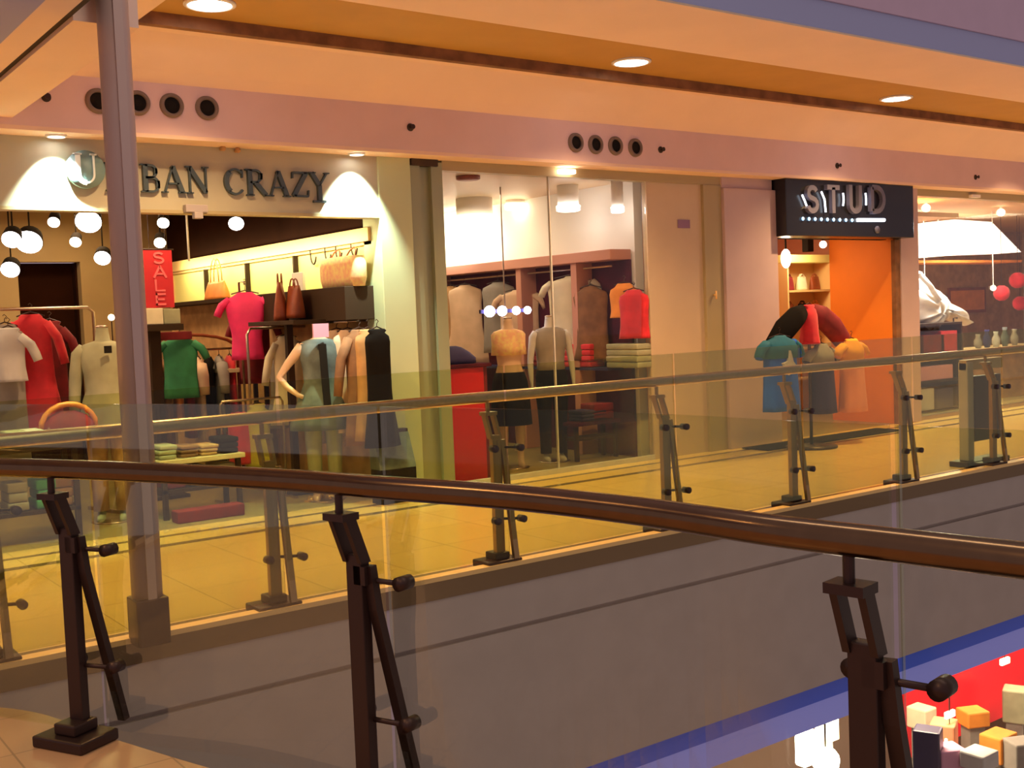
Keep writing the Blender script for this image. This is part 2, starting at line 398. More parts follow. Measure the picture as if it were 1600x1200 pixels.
for px, py, s_ in ((345, 233, 'left'), (368, 236, 'right')):
    p = aty(px, py, FY-.001)
    MB().tube([(p.x, FY, p.z), (p.x, FY-.04, p.z)], .014, 10).sphere((p.x, FY-.05, p.z), .022).build('wall_hook', 'tanf', None, True,
        s_ + ' one of the two small knobs above the shop lettering', 'hook', 'knobs on the sign wall')

# ================================================================== LETTERS
# strokes: list of (polyline, width); glyph cell height 1
def arc(cx, cy, rx, ry, a0, a1, n=10):
    return [(cx + rx*math.cos(math.radians(a0+(a1-a0)*i/n)), cy + ry*math.sin(math.radians(a0+(a1-a0)*i/n))) for i in range(n+1)]
TH, TN, SF = .17, .06, .05
def sf(x, y, w=.28): return ([(x-w/2, y), (x+w/2, y)], SF)
GL = {
 'U': (.80, [([(.16, .97), (.16, .35)] + arc(.42, .30, .26, .28, 180, 270, 5), TH), (arc(.42, .30, .26, .28, 270, 360, 5) + [(.68, .97)], TN), sf(.16, .975), sf(.68, .975, .22)]),
 'R': (.82, [([(.16, .02), (.16, .98)], TH), ([(.16, .96), (.38, .96)] + arc(.38, .74, .2, .22, 90, -90) + [(.16, .50)], .08), ([(.56, .62), (.58, .86)], .12), ([(.36, .50), (.74, .03)], TH), sf(.16, .025), sf(.10, .975, .2), sf(.74, .025, .16)]),
 'B': (.72, [([(.16, .02), (.16, .98)], TH), ([(.16, .96), (.36, .96)] + arc(.36, .75, .18, .21, 90, -90) + [(.16, .52)], .08), ([(.16, .52), (.38, .52)] + arc(.38, .28, .23, .25, 90, -90) + [(.16, .03)], .08), ([(.58, .15), (.58, .42)], .13), ([(.52, .66), (.52, .86)], .11), sf(.1, .975, .2), sf(.1, .025, .2)]),
 'A': (.86, [([(.10, .02), (.40, .98)], TN), ([(.40, .96), (.72, .02)], TH), ([(.20, .34), (.60, .34)], TN), sf(.10, .025, .22), sf(.72, .025, .28)]),
 'N': (.90, [([(.14, .02), (.14, .98)], TN), ([(.14, .95), (.70, .05)], TH), ([(.72, .02), (.72, .98)], TN), sf(.14, .025, .22), sf(.10, .975, .2), sf(.72, .975, .22)]),
 'C': (.84, [(arc(.46, .5, .34, .46, 45, 130, 8), .08), (arc(.48, .5, .34, .44, 125, 235, 8), TH), (arc(.46, .5, .34, .46, 230, 320, 8), .08), ([(.72, .66), (.73, .97)], SF)]),
 'Z': (.76, [([(.10, .95), (.66, .95)], .08), ([(.62, .95), (.12, .05)], TH), ([(.10, .05), (.68, .05)], .08), ([(.10, .95), (.09, .72)], SF), ([(.68, .05), (.70, .28)], SF)]),
 'Y': (.76, [([(.08, .97), (.38, .48)], TH), ([(.68, .97), (.38, .48)], TN), ([(.38, .50), (.38, -.12)], TH), ([(.12, -.14), (.62, -.14)], .09), sf(.1, .975), sf(.68, .975, .2)]),
}
b_ = .17
SANS = {
 'S': (.66, [(arc(.31, .73, .19, .19, 20, 270, 9) + arc(.31, .31, .21, .22, 85, -160, 9), b_)]),
 'T': (.72, [([(.04, .92), (.64, .92)], b_), ([(.34, .92), (.34, .02)], b_)]),
 'U': (.72, [([(.12, 1), (.12, .32)] + arc(.34, .30, .22, .22, 180, 360, 8) + [(.56, 1)], b_)]),
 'D': (.74, [([(.12, .08), (.12, .92)], b_), ([(.12, .92), (.30, .92)] + arc(.30, .5, .32, .42, 90, -90, 10) + [(.12, .08)], b_)]),
 'A': (.76, [([(.06, 0), (.34, .98)], b_), ([(.34, .98), (.62, 0)], b_), ([(.18, .32), (.50, .32)], .13)]),
 'L': (.62, [([(.12, 1), (.12, .08), (.54, .08)], b_)]),
 'E': (.64, [([(.12, 1), (.12, 0)], b_), ([(.08, .92), (.54, .92)], b_), ([(.12, .5), (.48, .5)], b_), ([(.08, .08), (.54, .08)], b_)]),
}
def glyph(mb, strokes, ox, oz, s, y0, y1, sx=1.0):
    for pts, w in strokes:
        P = [Vector((ox + a*s*sx, oz + b*s)) for a, b in pts]; w_ = w*s/2
        L, R = [], []
        for i, p in enumerate(P):
            d = (P[min(i+1, len(P)-1)] - P[max(i-1, 0)]).normalized(); n = Vector((-d.y, d.x))
            L.append(p + n*w_); R.append(p - n*w_)
        for i in range(len(P)-1):
            q = [L[i], L[i+1], R[i+1], R[i]]
            mb.prism([(v.x, v.y) for v in q], y0, y1, 'y')
# badge + URBAN CRAZY; baseline runs level on the wall
pb = aty(131, 266, FY)
t = thing('round_sign_badge', 'round teal badge with a pale letter U, left end of the shop sign', 'sign', (pb.x, FY, pb.z))
MB().lathe((0, -.03, 0), [(.135, -.025), (.14, -.01), (.14, .03)], 36, Matrix.Rotation(PI/2, 4, 'X')).build('disc', 'plaque', t, True)
g = MB(); glyph(g, GL['U'][1], -.095, -.105, .22, -.075, -.05); g.build('letter', 'plaquelet', t)
t = thing('shop_sign_lettering', 'dark grey serif letters of the shop name across the pale wall above the left shop', 'sign', (0, FY, 0))
zb = 2.64; hh = .215
def word(chars, x0, x1):
    tot = sum(GL[c][0] for c in chars); sx = (x1 - x0)/(tot*hh)
    x = x0
    for c in chars:
        g = MB(); glyph(g, GL[c][1], x, zb, hh, -.035, 0, sx)
        g.build('letter', 'letter', t); x += GL[c][0]*hh*sx
xB = aty(219, 290, FY).x; xN = aty(328, 290, FY).x; xC = aty(346, 290, FY).x; xY = aty(512, 290, FY).x
word('R', pb.x+.145, xB-.05); word('BAN', xB, xN); word('CRAZY', xC, xY)
p = aty(302, 322, FY)
MB().box(p.x-.09, p.x+.09, FY-.08, FY-.013, 2.49, 2.55).box(p.x-.03, p.x+.04, FY-.10, FY-.04, 2.44, 2.49).build('door_sensor', 'greybox', None, False,
    'small grey sensor box under the shop lettering, above the entrance', 'sensor', bevel=.005)
# black illuminated sign of shop three
sx0, sx1, sz0, sz1 = 10.18, 12.62, 2.37, 3.045
t = thing('black_shop_sign', 'black box sign with glowing capital letters above the orange shop', 'sign', (sx0, 8.62, sz0))
W_ = sx1-sx0; Hs = sz1-sz0
MB().box(0, W_, -.12, .2, 0, Hs).build('sign_box', 'black', t, bevel=.01)
def sgn(px, py): q = aty(px, py, 8.50); return q.x - sx0, q.z - sz0
for c, pa, pc in (('S', 1255, 1277), ('T', 1287, 1310), ('U', 1321, 1345), ('D', 1354, 1381)):
    xa, za = sgn(pa, 334); xb_, _ = sgn(pc, 334); _, zt = sgn((pa+pc)/2, 290)
    g = MB(); s_ = zt - za; k = (xb_-xa)/(SANS[c][0]*s_)
    glyph(g, SANS[c][1], xa, za, s_, -.17, -.121, k); L = g.build('letter', 'lettergrey', t)
for pts in ([(1250, 305), (1254, 314), (1257, 322)], [(1280, 300), (1285, 312), (1287, 332)], [(1314, 302), (1315, 312), (1314, 322)], [(1349, 302), (1350, 311), (1350, 321)]):
    q = [sgn(*a) for a in pts]
    MB().tube([(a, -.15, b) for a, b in q], .011, 8).build('led_tube', 'sparkle', t, True)
for i in range(9):
    a, b = sgn(1253 + i*9.6, 342 + i*.3)
    MB().sphere((a, -.135, b), .022, (1, .6, 1), 12).build('underline_led', 'dots', t, True)
a, b = sgn(1338, 344); a2, b2 = sgn(1380, 344)
MB().tube([(a, -.135, b), (a2, -.135, b2)], .022, 10).build('underline_bar', 'sparkle', t, True)
a, b = sgn(1370, 359); MB().lathe((a, -.125, b), [(.045, -.008), (.045, .01)], 20, Matrix.Rotation(PI/2, 4, 'X')).build('round_mark', 'lettergrey', t, True)

# ================================================================== RAILINGS
def rail_post(t, h=1.08, m='dsteel', fx=1, sp=1.0):
    """local frame: x along rail, -y toward the atrium, handrail axis at y=+.035,z=h"""
    MB().box(-.13, .13, -.10, .09, 0, .045).box(-.055, .055, -.07, .05, .045, .09).build('base_plate', 'dsteel', t, bevel=.008)
    MB().box(-.034, .034, -.052, -.012, .04, .835).build('upright', m, t, bevel=.004)
    # second bar leans out to the atrium
    MB().tube([(fx*.045, -.04, .80), (fx*.055, -.05, .66), (fx*(.045+.04*sp), -.05-.12*sp, .05)], [(.020, .026)]*3, 4).build('stay', m, t)
    MB().box(min(0, fx*.05), max(0, fx*.05), -.055, -.012, .74, .80).build('stay_bracket', m, t)
    # cranked head: two flat bars leaning in
    hd = MB()
    for dx in (-.042, .024): hd.prism([(-.052, .81), (.008, .965), (.052, .965), (-.008, .81)], dx, dx+.018, 'x')
    hd.box(-.046, .046, -.005, .065, .955, .978)
    hd.build('head_arm', m, t)
    MB().tube([(0, .035, .97), (0, .035, h-.02)], .013, 12).build('stem', m, t)
    for z in (.755, .30):
        c = MB(); c.tube([(0, -.035, z), (-fx*.055, -.085, z)], .009, 8).tube([(0, -.035, z), (fx*.145, -.075, z-.010)], .009, 8)
        c.tube([(-fx*.055, -.065, z), (-fx*.055, -.118, z)], .023, 14).tube([(fx*.145, -.06, z-.010), (fx*.145, -.118, z-.010)], .023, 14)
        c.build('glass_clip', 'dsteel', t, True)
# far railing
hz = 1.07
RYF = 5.84
fp = [-.35, 1.08, 2.55, 4.08, 5.55, 6.92, 8.36, 9.75, 11.2, 12.7, 14.2]
posn = ['beside the tall grey pole at the far left', 'second from the left, before the left shop', 'in front of the red counter', 'in front of the beige shop panel', 'in front of the shirt stand', 'left of the purple board', 'right end by the frame edge']
t = thing('far_handrail', 'long slim steel handrail across the far side of the atrium', 'handrail', (0, RYF, hz))
MB().tube([(x, 0, 0) for x in [XL, 0, 3, 6, 9, 12, 15, 18]], .036, 16).build('rail_tube', 'steel', t, True)
root = thing('far_rail_post', '', 'railing post'); rail_post(root, m='postfar', sp=.55)
firstp = True
for i, x in enumerate(fp):
    o = root if firstp else copy_tree(root); firstp = False
    o.location = (x, RYF-.035, 0); o['group'] = 'far railing posts'
    if 1 <= i <= 7: o['label'] = 'dark steel post of the far railing, ' + posn[i-1]
    elif i == 0: o['label'] = 'dark steel post of the far railing, beyond the left frame edge'
    else: o['label'] = 'dark steel post of the far railing, beyond the purple board'
gp = ['left of the tall grey pole', 'between the tall pole and the next post', 'in front of the denim mannequin', 'in front of the red counter and window mannequins', 'in front of the rose pier', 'in front of the orange shop', 'just left of the purple board', 'beyond the purple board']
xs = [x + .035 for x in fp]
for i in range(len(xs)-1):
    if xs[i] > 13: break
    MB().box(xs[i]+.012, xs[i+1]-.012, RYF-.152, RYF-.14, .07, 1.27).build('glass_panel', 'glassfar', None, False,
        'clear glass panel of the far railing, ' + (gp[i] if i < len(gp) else 'beyond the purple board'), 'glass panel', 'far railing glass')
# near railing
cl = [atz(px, py, hz) for px, py in [(0, 730), (225, 738), (450, 750), (600, 762), (800, 777), (1000, 799), (1200, 828), (1400, 852), (1600, 876)]]
d0 = (cl[0]-cl[1]); ext0 = cl[0] + Vector((-.28, .42, 0)); ext00 = ext0 + Vector((-.5, .35, 0))
d1 = (cl[-1]-cl[-2]).normalized()
path = spline([ext00, ext0] + cl + [cl[-1] + d1*.6, cl[-1] + d1*1.8], 8)
t = thing('near_handrail', 'thick curved bronze handrail sweeping across the foreground', 'handrail', cl[4])
MB().tube([p - cl[4] for p in path], .036, 24).build('rail_tube', 'railnear', t, True)
def near_at(px):
    best = min(path, key=lambda p: abs(proj_x(p) - px)); i = path.index(best)
    tan = (path[min(i+1, len(path)-1)] - path[max(i-1, 0)]).normalized(); return best, tan
def proj_x(p):
    d = Vector((p.x, p.y, p.z - H)); c = [RX[k]*d.x + RY[k]*d.y + RZ[k]*d.z for k in range(3)]
    return 800 + F*c[0]/c[2] if c[2] > .05 else 1e9
near = [(82, 'left of the three foreground rail posts, standing on the tan floor'), (533, 'middle of the three foreground rail posts, with a cranked head'), (1316, 'nearest foreground rail post at the right, with an open double bar head')]
gpts = []
root = None
for px, l in near:
    p, tan = near_at(px)
    o = thing('near_rail_post', 'dark steel ' + l, 'railing post', (0, 0, 0), 0, 'foreground railing posts') if root is None else copy_tree(root)
    if root is None: root = o; rail_post(o, fx=-1)
    o['label'] = 'dark steel ' + l
    # local -y must point to the atrium (+X side); tan heads toward -Y world
    ang = math.atan2(-tan.x, tan.y) ; n = Vector((-tan.y, tan.x, 0))   # n points +X
    if n.x < 0: n = -n
    rz = math.atan2(n.y, n.x) + PI/2
    o.rotation_euler = (0, 0, rz); o.location = (p.x + n.x*.035, p.y + n.y*.035, 0)
    gpts.append((p, tan, n))
# glass of near railing: curved panels following the handrail
idx = [min(range(len(path)), key=lambda i: (path[i]-g_[0]).length) for g_ in gpts]
segs = [(0, idx[0], 'left of the left foreground post'), (idx[0], idx[1], 'between the left and middle foreground posts'), (idx[1], idx[2], 'between the middle and right foreground posts'), (idx[2], len(path)-1, 'right of the nearest foreground post')]
def nrm(i):
    tn = (path[min(i+1, len(path)-1)] - path[max(i-1, 0)]).normalized(); n = Vector((-tn.y, tn.x, 0)).normalized()
    return n if n.x > 0 or n.y > .5 else -n
for a, b, l in segs:
    g = MB(); rows = []
    for i in range(a, b+1):
        q = Vector(path[i]); n = nrm(i)
        tn = (path[min(i+1, len(path)-1)] - path[max(i-1, 0)]).normalized()
        if i == a and a: q = q + tn*.045
        if i == b and b < len(path)-1: q = q + tn*.02
        o1 = q + n*.155; o2 = q + n*.167
        rows.append([Vector((o1.x, o1.y, -.28)), Vector((o2.x, o2.y, -.28)), Vector((o2.x, o2.y, 1.30)), Vector((o1.x, o1.y, 1.30))])
    g.loft(rows); g.build('glass_panel', 'glass', None, False, 'curved glass panel of the foreground railing, ' + l, 'glass panel', 'foreground railing glass')

# tall pole on the far edge
pp = atz(222, 1004, 0); PX = pp.x + .03
t = thing('support_pole', 'tall slim grey pole rising from the far slab edge to above the ceiling', 'pole', (PX, 5.64, 0))
MB().box(-.082, .082, -.086, .082, .0, .24).build('base_sleeve', 'dsteel', t, bevel=.01)
MB().tube([(0, 0, .22), (0, 0, 5.2)], .076, 24).build('shaft', 'pole', t, True)
MB().box(-.022, .022, -.083, -.07, .22, 5.2).build('cover_strip', 'pole', t)
# purple board + pillar by the far rail
p = atz(1545, 732, 0)
t = thing('display_board', 'dark purple board on a pale post beside the far railing at the right edge', 'board', (p.x, 6.0, 0))
MB().box(-.09, .62, -.10, .10, 0, .05).build('base', 'dsteel', t, bevel=.006)
MB().box(.0, .10, -.05, .05, .05, .98).build('post', 'lightf', t, bevel=.01)
MB().box(.14, .60, -.03, .03, .22, .84).box(.10, .14, -.015, .015, .5, .56).build('board_panel', 'purple', t, bevel=.006)
MB().box(.0, .62, -.04, .04, .90, 1.0).build('top_rail', 'beige', t, bevel=.006)

# ================================================================== CLOTHES & MANNEQUINS
def ring(cx, cy, z, rx, ry, n=24, fold=0, ph=0, k=7, sq=1.0):
    out = []
    for j in range(n):
        a = 2*PI*j/n; f = 1 + fold*math.sin(k*a+ph)
        ca, sa = math.cos(a), math.sin(a)
        out.append(Vector((cx + rx*math.copysign(abs(ca)**sq, ca)*f, cy + ry*math.copysign(abs(sa)**sq, sa)*f, z)))
    return out
def cloth_mesh(mb, w, L, neck=.09, hem=1.0, waist=.92, dep=.09, fold=.06, seed=0):
    """hanging garment: origin at shoulder top, going down"""
    rows = [(0.015, neck*.8, .03), (0, neck, .035), (-.02, w*.30, .045), (-.05, w*.46, .055), (-.10, w*.50, dep*.8), (-.22, w*.47, dep)]
    rings_ = [ring(0, 0, z, rx, ry, 28, 0) for z, rx, ry in rows]
    for i in range(1, 9):
        tt = i/8; z = -.22 - (L-.22)*tt
        wd = w*(.47 + (.5*waist-.47)*min(1, tt*2.2) if tt < .45 else .5*(waist + (hem-waist)*(tt-.45)/.55))
        rings_.append(ring(0, 0, z, wd, dep*(1+.25*tt), 28, fold*tt, seed, 7))
    mb.loft(rings_)
def sleeve(mb, w, side, ln, out=.10, r0=.058, r1=.045):
    x0 = side*w*.46
    pts = [(x0-side*.03, 0, -.06), (x0+side*out*.5, 0, -.06-ln*.35), (x0+side*out*.8, 0, -.06-ln*.7), (x0+side*out, 0, -.06-ln)]
    mb.tube(pts, [(r0, r0*.7), (r0, r0*.7), ((r0+r1)/2, (r0+r1)/2*.75), (r1, r1*.8)], 14)
def garment(name, label, cat, loc, w, L, m, rz=0, sl=None, hem=1.0, waist=.92, dep=.075, group=None, fold=.07, hang=True, seed=None, open_front=None, hook=.09):
    t = thing(name, label, cat, loc, rz, group)
    sd = random.random()*6 if seed is None else seed
    g = MB(); cloth_mesh(g, w, L, hem=hem, waist=waist, dep=dep, fold=fold, seed=sd)
    if sl:
        for s_ in (-1, 1): sleeve(g, w, s_, sl)
    g.build('cloth', m, t, True)
    if open_front:
        g = MB(); g.prism([(-.035, -.03), (.035, -.03), (.06, -L+.02), (-.02, -L+.02)], -dep*1.32, -dep*.6, 'y'); g.build('inner_panel', open_front, t)
    if hang:
        h = MB().tube([(-w*.34, 0, .0), (0, 0, .035), (w*.34, 0, .0)], .006, 8)
        h.tube([(0, 0, .03), (0, 0, hook-.03), (.018, 0, hook-.01), (0, 0, hook+.008), (-.012, 0, hook-.004)], .0035, 6)
        h.build('hanger', 'dsteel', t)
    return t
def skin_body(name, verts, edges, radii, m, parent, sub=1):
    me = bpy.data.meshes.new(name); me.from_pydata([Vector(v) for v in verts], edges, []); me.update()
    o = bpy.data.objects.new(name, me); C.objects.link(o); o.parent = parent
    sm = o.modifiers.new('skin', 'SKIN'); sm.use_smooth_shade = True
    if not me.skin_vertices: me.attributes  # created below when missing
    if not me.skin_vertices:
        bpy.context.view_layer.objects.active = o
    return o, me
def limb_mesh(mb, chain, seg=14):
    mb.tube([c[0] for c in chain], [c[1] if isinstance(c[1], tuple) else (c[1], c[1]) for c in chain], seg)
def mannequin(label, loc, rz=0, top='greyf', trousers='blackf', body='skin', arms='down', top_len=.58, sleeves='none', jacket_open=None, s=1.0, tw=.40, name='mannequin', skirt=False, bag=None):
    t = thing(name, label, 'mannequin', loc, rz); t.scale = (s, s, s)
    b = MB()
    # one lofted trunk from crotch to neck stub
    tr = [(.78, .12, .085), (.84, .165, .11), (.92, .172, .115), (1.0, .145, .10), (1.08, .122, .088), (1.18, .135, .098), (1.28, .155, .112), (1.36, .165, .10), (1.41, .17, .08), (1.435, .11, .062), (1.455, .058, .052), (1.53, .048, .048), (1.56, .045, .045)]
    b.loft([ring(0, 0, z, rx, ry, 24) for z, rx, ry in tr])
    for s_ in (-1, 1):
        limb_mesh(b, [((s_*.085, 0, .86), .085), ((s_*.09, -.005, .70), .078), ((s_*.088, -.01, .52), .056), ((s_*.088, 0, .46), .052), ((s_*.088, .012, .34), .053), ((s_*.086, .01, .16), .034), ((s_*.086, .01, .07), .032), ((s_*.088, -.02, .03), .036), ((s_*.09, -.11, .018), (.034, .016))])
        if arms == 'down' or (arms == 'hip' and s_ == 1):
            ch = [((s_*.15, 0, 1.385), .05), ((s_*.19, 0, 1.34), .046), ((s_*.215, 0, 1.2), .038), ((s_*.23, .0, 1.09), .033), ((s_*.235, -.02, .98), .029), ((s_*.235, -.04, .87), .020), ((s_*.235, -.05, .80), (.024, .012)), ((s_*.233, -.055, .72), (.014, .008))]
        elif arms == 'hip':
            ch = [((s_*.15, 0, 1.385), .05), ((s_*.20, 0, 1.33), .046), ((s_*.29, .02, 1.22), .037), ((s_*.36, .03, 1.12), .033), ((s_*.30, -.02, 1.03), .028), ((s_*.21, -.08, .96), .022), ((s_*.17, -.10, .94), (.024, .014))]
        else: ch = None
        if ch: limb_mesh(b, ch)
    b.build('body', body, t, True)
    g = MB()
    zh = 1.44 - top_len
    rows = [(1.445, .085, .066), (1.425, .15, .078), (1.39, .182, .098), (1.28, .178, .126), (1.18, .158, .114), (1.06, .15, .108)]
    rows = [r for r in rows if r[0] > zh] + [(z, .180 + (.036 if top_len > .75 else .02)*i, .128 + .018*i) for i, z in enumerate([.98, .90, .80, .70, .6, .5]) if z > zh]
    rows.append((zh, rows[-1][1]+.006, rows[-1][2]+.006))
    g.loft([ring(0, 0, z, rx, ry, 28, .025 if z < 1.2 else 0, 1, 9) for z, rx, ry in rows])
    if sleeves != 'none' and arms != 'none':
        for s_ in (-1, 1):
            if arms == 'hip' and s_ == -1: ch = [((s_*.14, 0, 1.385), .062), ((s_*.20, 0, 1.33), .06), ((s_*.29, .02, 1.22), .05), ((s_*.36, .03, 1.12), .045), ((s_*.30, -.02, 1.03), .042), ((s_*.24, -.06, .985), .038)]
            else: ch = [((s_*.14, 0, 1.385), .062), ((s_*.19, 0, 1.34), .06), ((s_*.218, 0, 1.2), .052), ((s_*.232, 0, 1.09), .048), ((s_*.237, -.02, .98), .044), ((s_*.237, -.04, .89), .04)]
            limb_mesh(g, ch[:3] if sleeves == 'short' else ch)
    g.build('top', top, t, True)
    if jacket_open:
        MB().prism([(-.015, 1.40), (.05, 1.40), (.075, zh+.02), (.01, zh+.02)], -.155, -.05, 'y').build('open_front', jacket_open, t)
    g = MB()
    if skirt:
        g.loft([ring(0, 0, z, rx, ry, 28, .03, 2, 8) for z, rx, ry in [(1.0, .15, .11), (.9, .182, .13), (.7, .20, .15), (.45, .215, .165)]])
    else:
        g.loft([ring(0, 0, z, rx, ry, 24) for z, rx, ry in [(1.0, .153, .108), (.92, .178, .122), (.82, .172, .118), (.77, .12, .1)]])
        for s_ in (-1, 1):
            limb_mesh(g, [((s_*.085, 0, .86), .093), ((s_*.09, 0, .70), .088), ((s_*.09, 0, .46), .07), ((s_*.088, .005, .25), .062), ((s_*.088, .008, .09), .06)])
    g.build('skirt' if skirt else 'trousers', trousers, t, True)
    MB().lathe((0, 0, 0), [(.17, 0), (.17, .008), (.15, .012)], 28).build('stand_plate', 'steel', t, True)
    MB().lathe((0, 0, 1.555), [(.046, 0), (.048, .01), (.03, .018)], 18).build('neck_cap', 'steel', t, True)
    return t
def handbag(label, loc, w, h, d, m, rz=0, handle=.14, name='handbag', slouch=.12, group=None):
    t = thing(name, label, 'bag', loc, rz, group)
    g = MB(); rows = []
    for i in range(8):
        tt = i/7; k = 1 - slouch*tt**2
        rows.append(ring(0, 0, h*tt, w/2*k, d/2*(1-.75*tt**1.5), 24, 0, 0, 4, .6))
    g.loft(rows); g.build('bag_body', m, t, True)
    for dy in (-d*.12, d*.12):
        pts = [(-w*.22 + 0, dy, h*.92)] + [(w*.22*math.cos(a), dy, h*.95 + handle*math.sin(a)) for a in [PI*(1-i/8) for i in range(1, 8)]] + [(w*.22, dy, h*.92)]
        MB().tube(pts, .007, 8).build('handle', m, t, True)
    return t
def table(label, x0, x1, y0, y1, h, top='table', leg='shelf', name='display_table', solid=False):
    t = thing(name, label, 'table', ((x0+x1)/2, (y0+y1)/2, 0))
    a, b = (x1-x0)/2, (y1-y0)/2
    MB().box(-a, a, -b, b, h-.04, h).build('table_top', top, t, bevel=.004)
    if solid: MB().box(-a+.05, a-.05, -b+.05, b-.05, 0, h-.04).build('pedestal', leg, t)
    else:
        for sx_ in (-1, 1):
            for sy in (-1, 1):
                MB().box(sx_*(a-.05)-.02, sx_*(a-.05)+.02, sy*(b-.05)-.02, sy*(b-.05)+.02, 0, h-.04).build('leg', leg, t)
        MB().box(-a+.03, a-.03, -b+.03, b-.03, .22, .25).build('lower_shelf', leg, t)
    return t
def folded(label, loc, w, d, h, m, group=None, n=3, name='folded_clothes'):
    g = MB()
    for i in range(n):
        hz_ = h/n
        g.box(loc[0]-w/2+random.uniform(-.01, .01), loc[0]+w/2+random.uniform(-.01, .01), loc[1]-d/2, loc[1]+d/2, loc[2]+i*hz_+.001, loc[2]+(i+1)*hz_-.002, bev=min(hz_*.35, .012))
    return g.build(name, m, None, True, label, 'clothes', group)

# ---------------- shop one -------------------------------------------------
# wall unit on the right wall
t = thing('wall_display_unit', 'glowing yellow wall display with dark shelf below, right wall of the left shop', 'display unit', (5.05, 8.86, 0))
MB().box(-.02, -.001, .0, 5.1, 1.905, 2.27).build('backboard', 'yellow', t)
MB().box(-.34, -.0, .0, 2.35, 1.60, 1.90).build('shelf_box', 'shelf', t, bevel=.006)
MB().box(-.30, -.0, 2.36, 5.1, 1.86, 1.90).build('shelf_board', 'shelf', t)
for y in (1.55, 2.75, 3.95): MB().box(-.07, -.02, y, y+.03, 1.905, 2.27).build('divider', 'shelf', t)
MB().box(-.05, 0, 5.1, 5.2, .0, 2.4).build('end_post', 'cornice', t)
# goods on shelf
def atw(px, py, x=4.88): return atx(px, py, x)
p = atw(540, 452); t = thing('woven_tote', 'large pink and cream woven tote on the dark shelf below the yellow board', 'bag', (4.86, p.y, 1.9), PI/2)
g = MB(); g.loft([ring(0, 0, z, .36*k, .09*k, 32, 0, 0, 4, .55) for z, k in [(0, .9), (.08, 1), (.2, 1.0), (.27, .92)]]); g.build('bag_body', 'basket', t, True)
for dx in (-.18, .12):
    MB().tube([(dx-.07+.035*i, -.03*math.sin(i), .26+.09*math.sin(PI*i/4)) for i in range(5)], .008, 8).build('handle', 'leather', t, True)
p = atw(477, 455); MB().box(4.80, 4.83, p.y-.12, p.y+.12, 1.902, 2.08, bev=.003).build('price_card', 'whitecard', None, False, 'blank white card standing on the dark shelf left of the woven tote', 'card')
# necklaces / cords on the board
for i, (px, py) in enumerate([(492, 392), (515, 388), (532, 385), (556, 378)]):
    q = atx(px, py, 5.02)
    pts = [(5.0, q.y + .06*math.cos(a), q.z - .03 + .10*math.sin(a)) for a in [PI*k/8 - PI*.9 for k in range(14)]]
    MB().tube(pts, .008, 8).build('necklace', 'dsteel', None, True, ['loose dark cord necklace at the left of the four on the yellow board', 'second dark cord necklace on the yellow board above the tote', 'third dark cord necklace on the yellow board above the tote', 'rightmost dark cord necklace on the yellow board near the white pier'][i], 'necklace', 'necklaces on the yellow board')
handbag('brown leather handbag standing upright left of the white card', (4.55, atx(440, 500, 4.55).y, 1.62), .30, .36, .14, 'leather', PI/2-.5, .1)
handbag('dark red brown handbag beside the taller leather one on the wall shelf', (4.60, atx(462, 500, 4.6).y, 1.64), .24, .30, .14, 'leather', PI/2, .08)
handbag('orange leather handbag at the deep end of the wall shelf', (4.86, atx(338, 440, 4.86).y, 1.90-.0), .55, .0+.20, .16, 'orangeleather', PI/2, .26, slouch=.2)
t = thing('shelf_bracket_table', 'low dark side shelf carrying two leather handbags in the left shop', 'shelf', (4.55, atx(450, 500, 4.55).y, 0))
MB().box(-.16, .30, -.45, .55, 1.58, 1.62).build('board', 'shelf', t, bevel=.004)
MB().box(-.03, .03, -.03, .03, 0, 1.58).build('post', 'dsteel', t)
MB().box(-.15, .15, -.15, .15, 0, .02).build('foot', 'dsteel', t)
# hanging clothes under the shelf: rail on the wall
ya, yb = 9.0, 10.6
t = thing('wall_clothes_rail', 'steel clothes rail under the dark shelf by the white pier', 'clothes rail', (4.80, ya, 1.59))
MB().tube([(0, 0, 0), (0, yb-ya, 0)], .012, 10).build('rail', 'steel', t, True)
for y in (.05, 1.5): MB().tube([(0, y, 0), (.25, y, 0)], .009, 8).build('bracket', 'steel', t, True)
def wallgar(px, m, w, L, label, ztop=1.50, sl=None, rz=0.0, x=4.80, cat='dress', **k):
    q = atx(px, 560, x); garment('hanging_garment', label, cat, (x, q.y, ztop), w, L, m, rz, sl, group='garments on the wall rail', **k)
wallgar(528, 'beigef', .34, 1.0, 'long pinkish beige dress hanging right of the denim jacket', sl=.35, hem=1.2)
wallgar(545, 'beigef', .30, .9, 'paler beige blouse hanging between the long beige dress and the brown coat', hem=1.1)
wallgar(563, 'brownf', .30, 1.0, 'brown coat hanging on the wall rail near the white pier', sl=.5, hem=1.25)
wallgar(577, 'tanf', .26, .95, 'tan garment hanging at the pier side of the brown coat', hem=1.25)
wallgar(591, 'blackf', .24, 1.0, 'black garment at the pier end of the wall rail', hem=1.4)
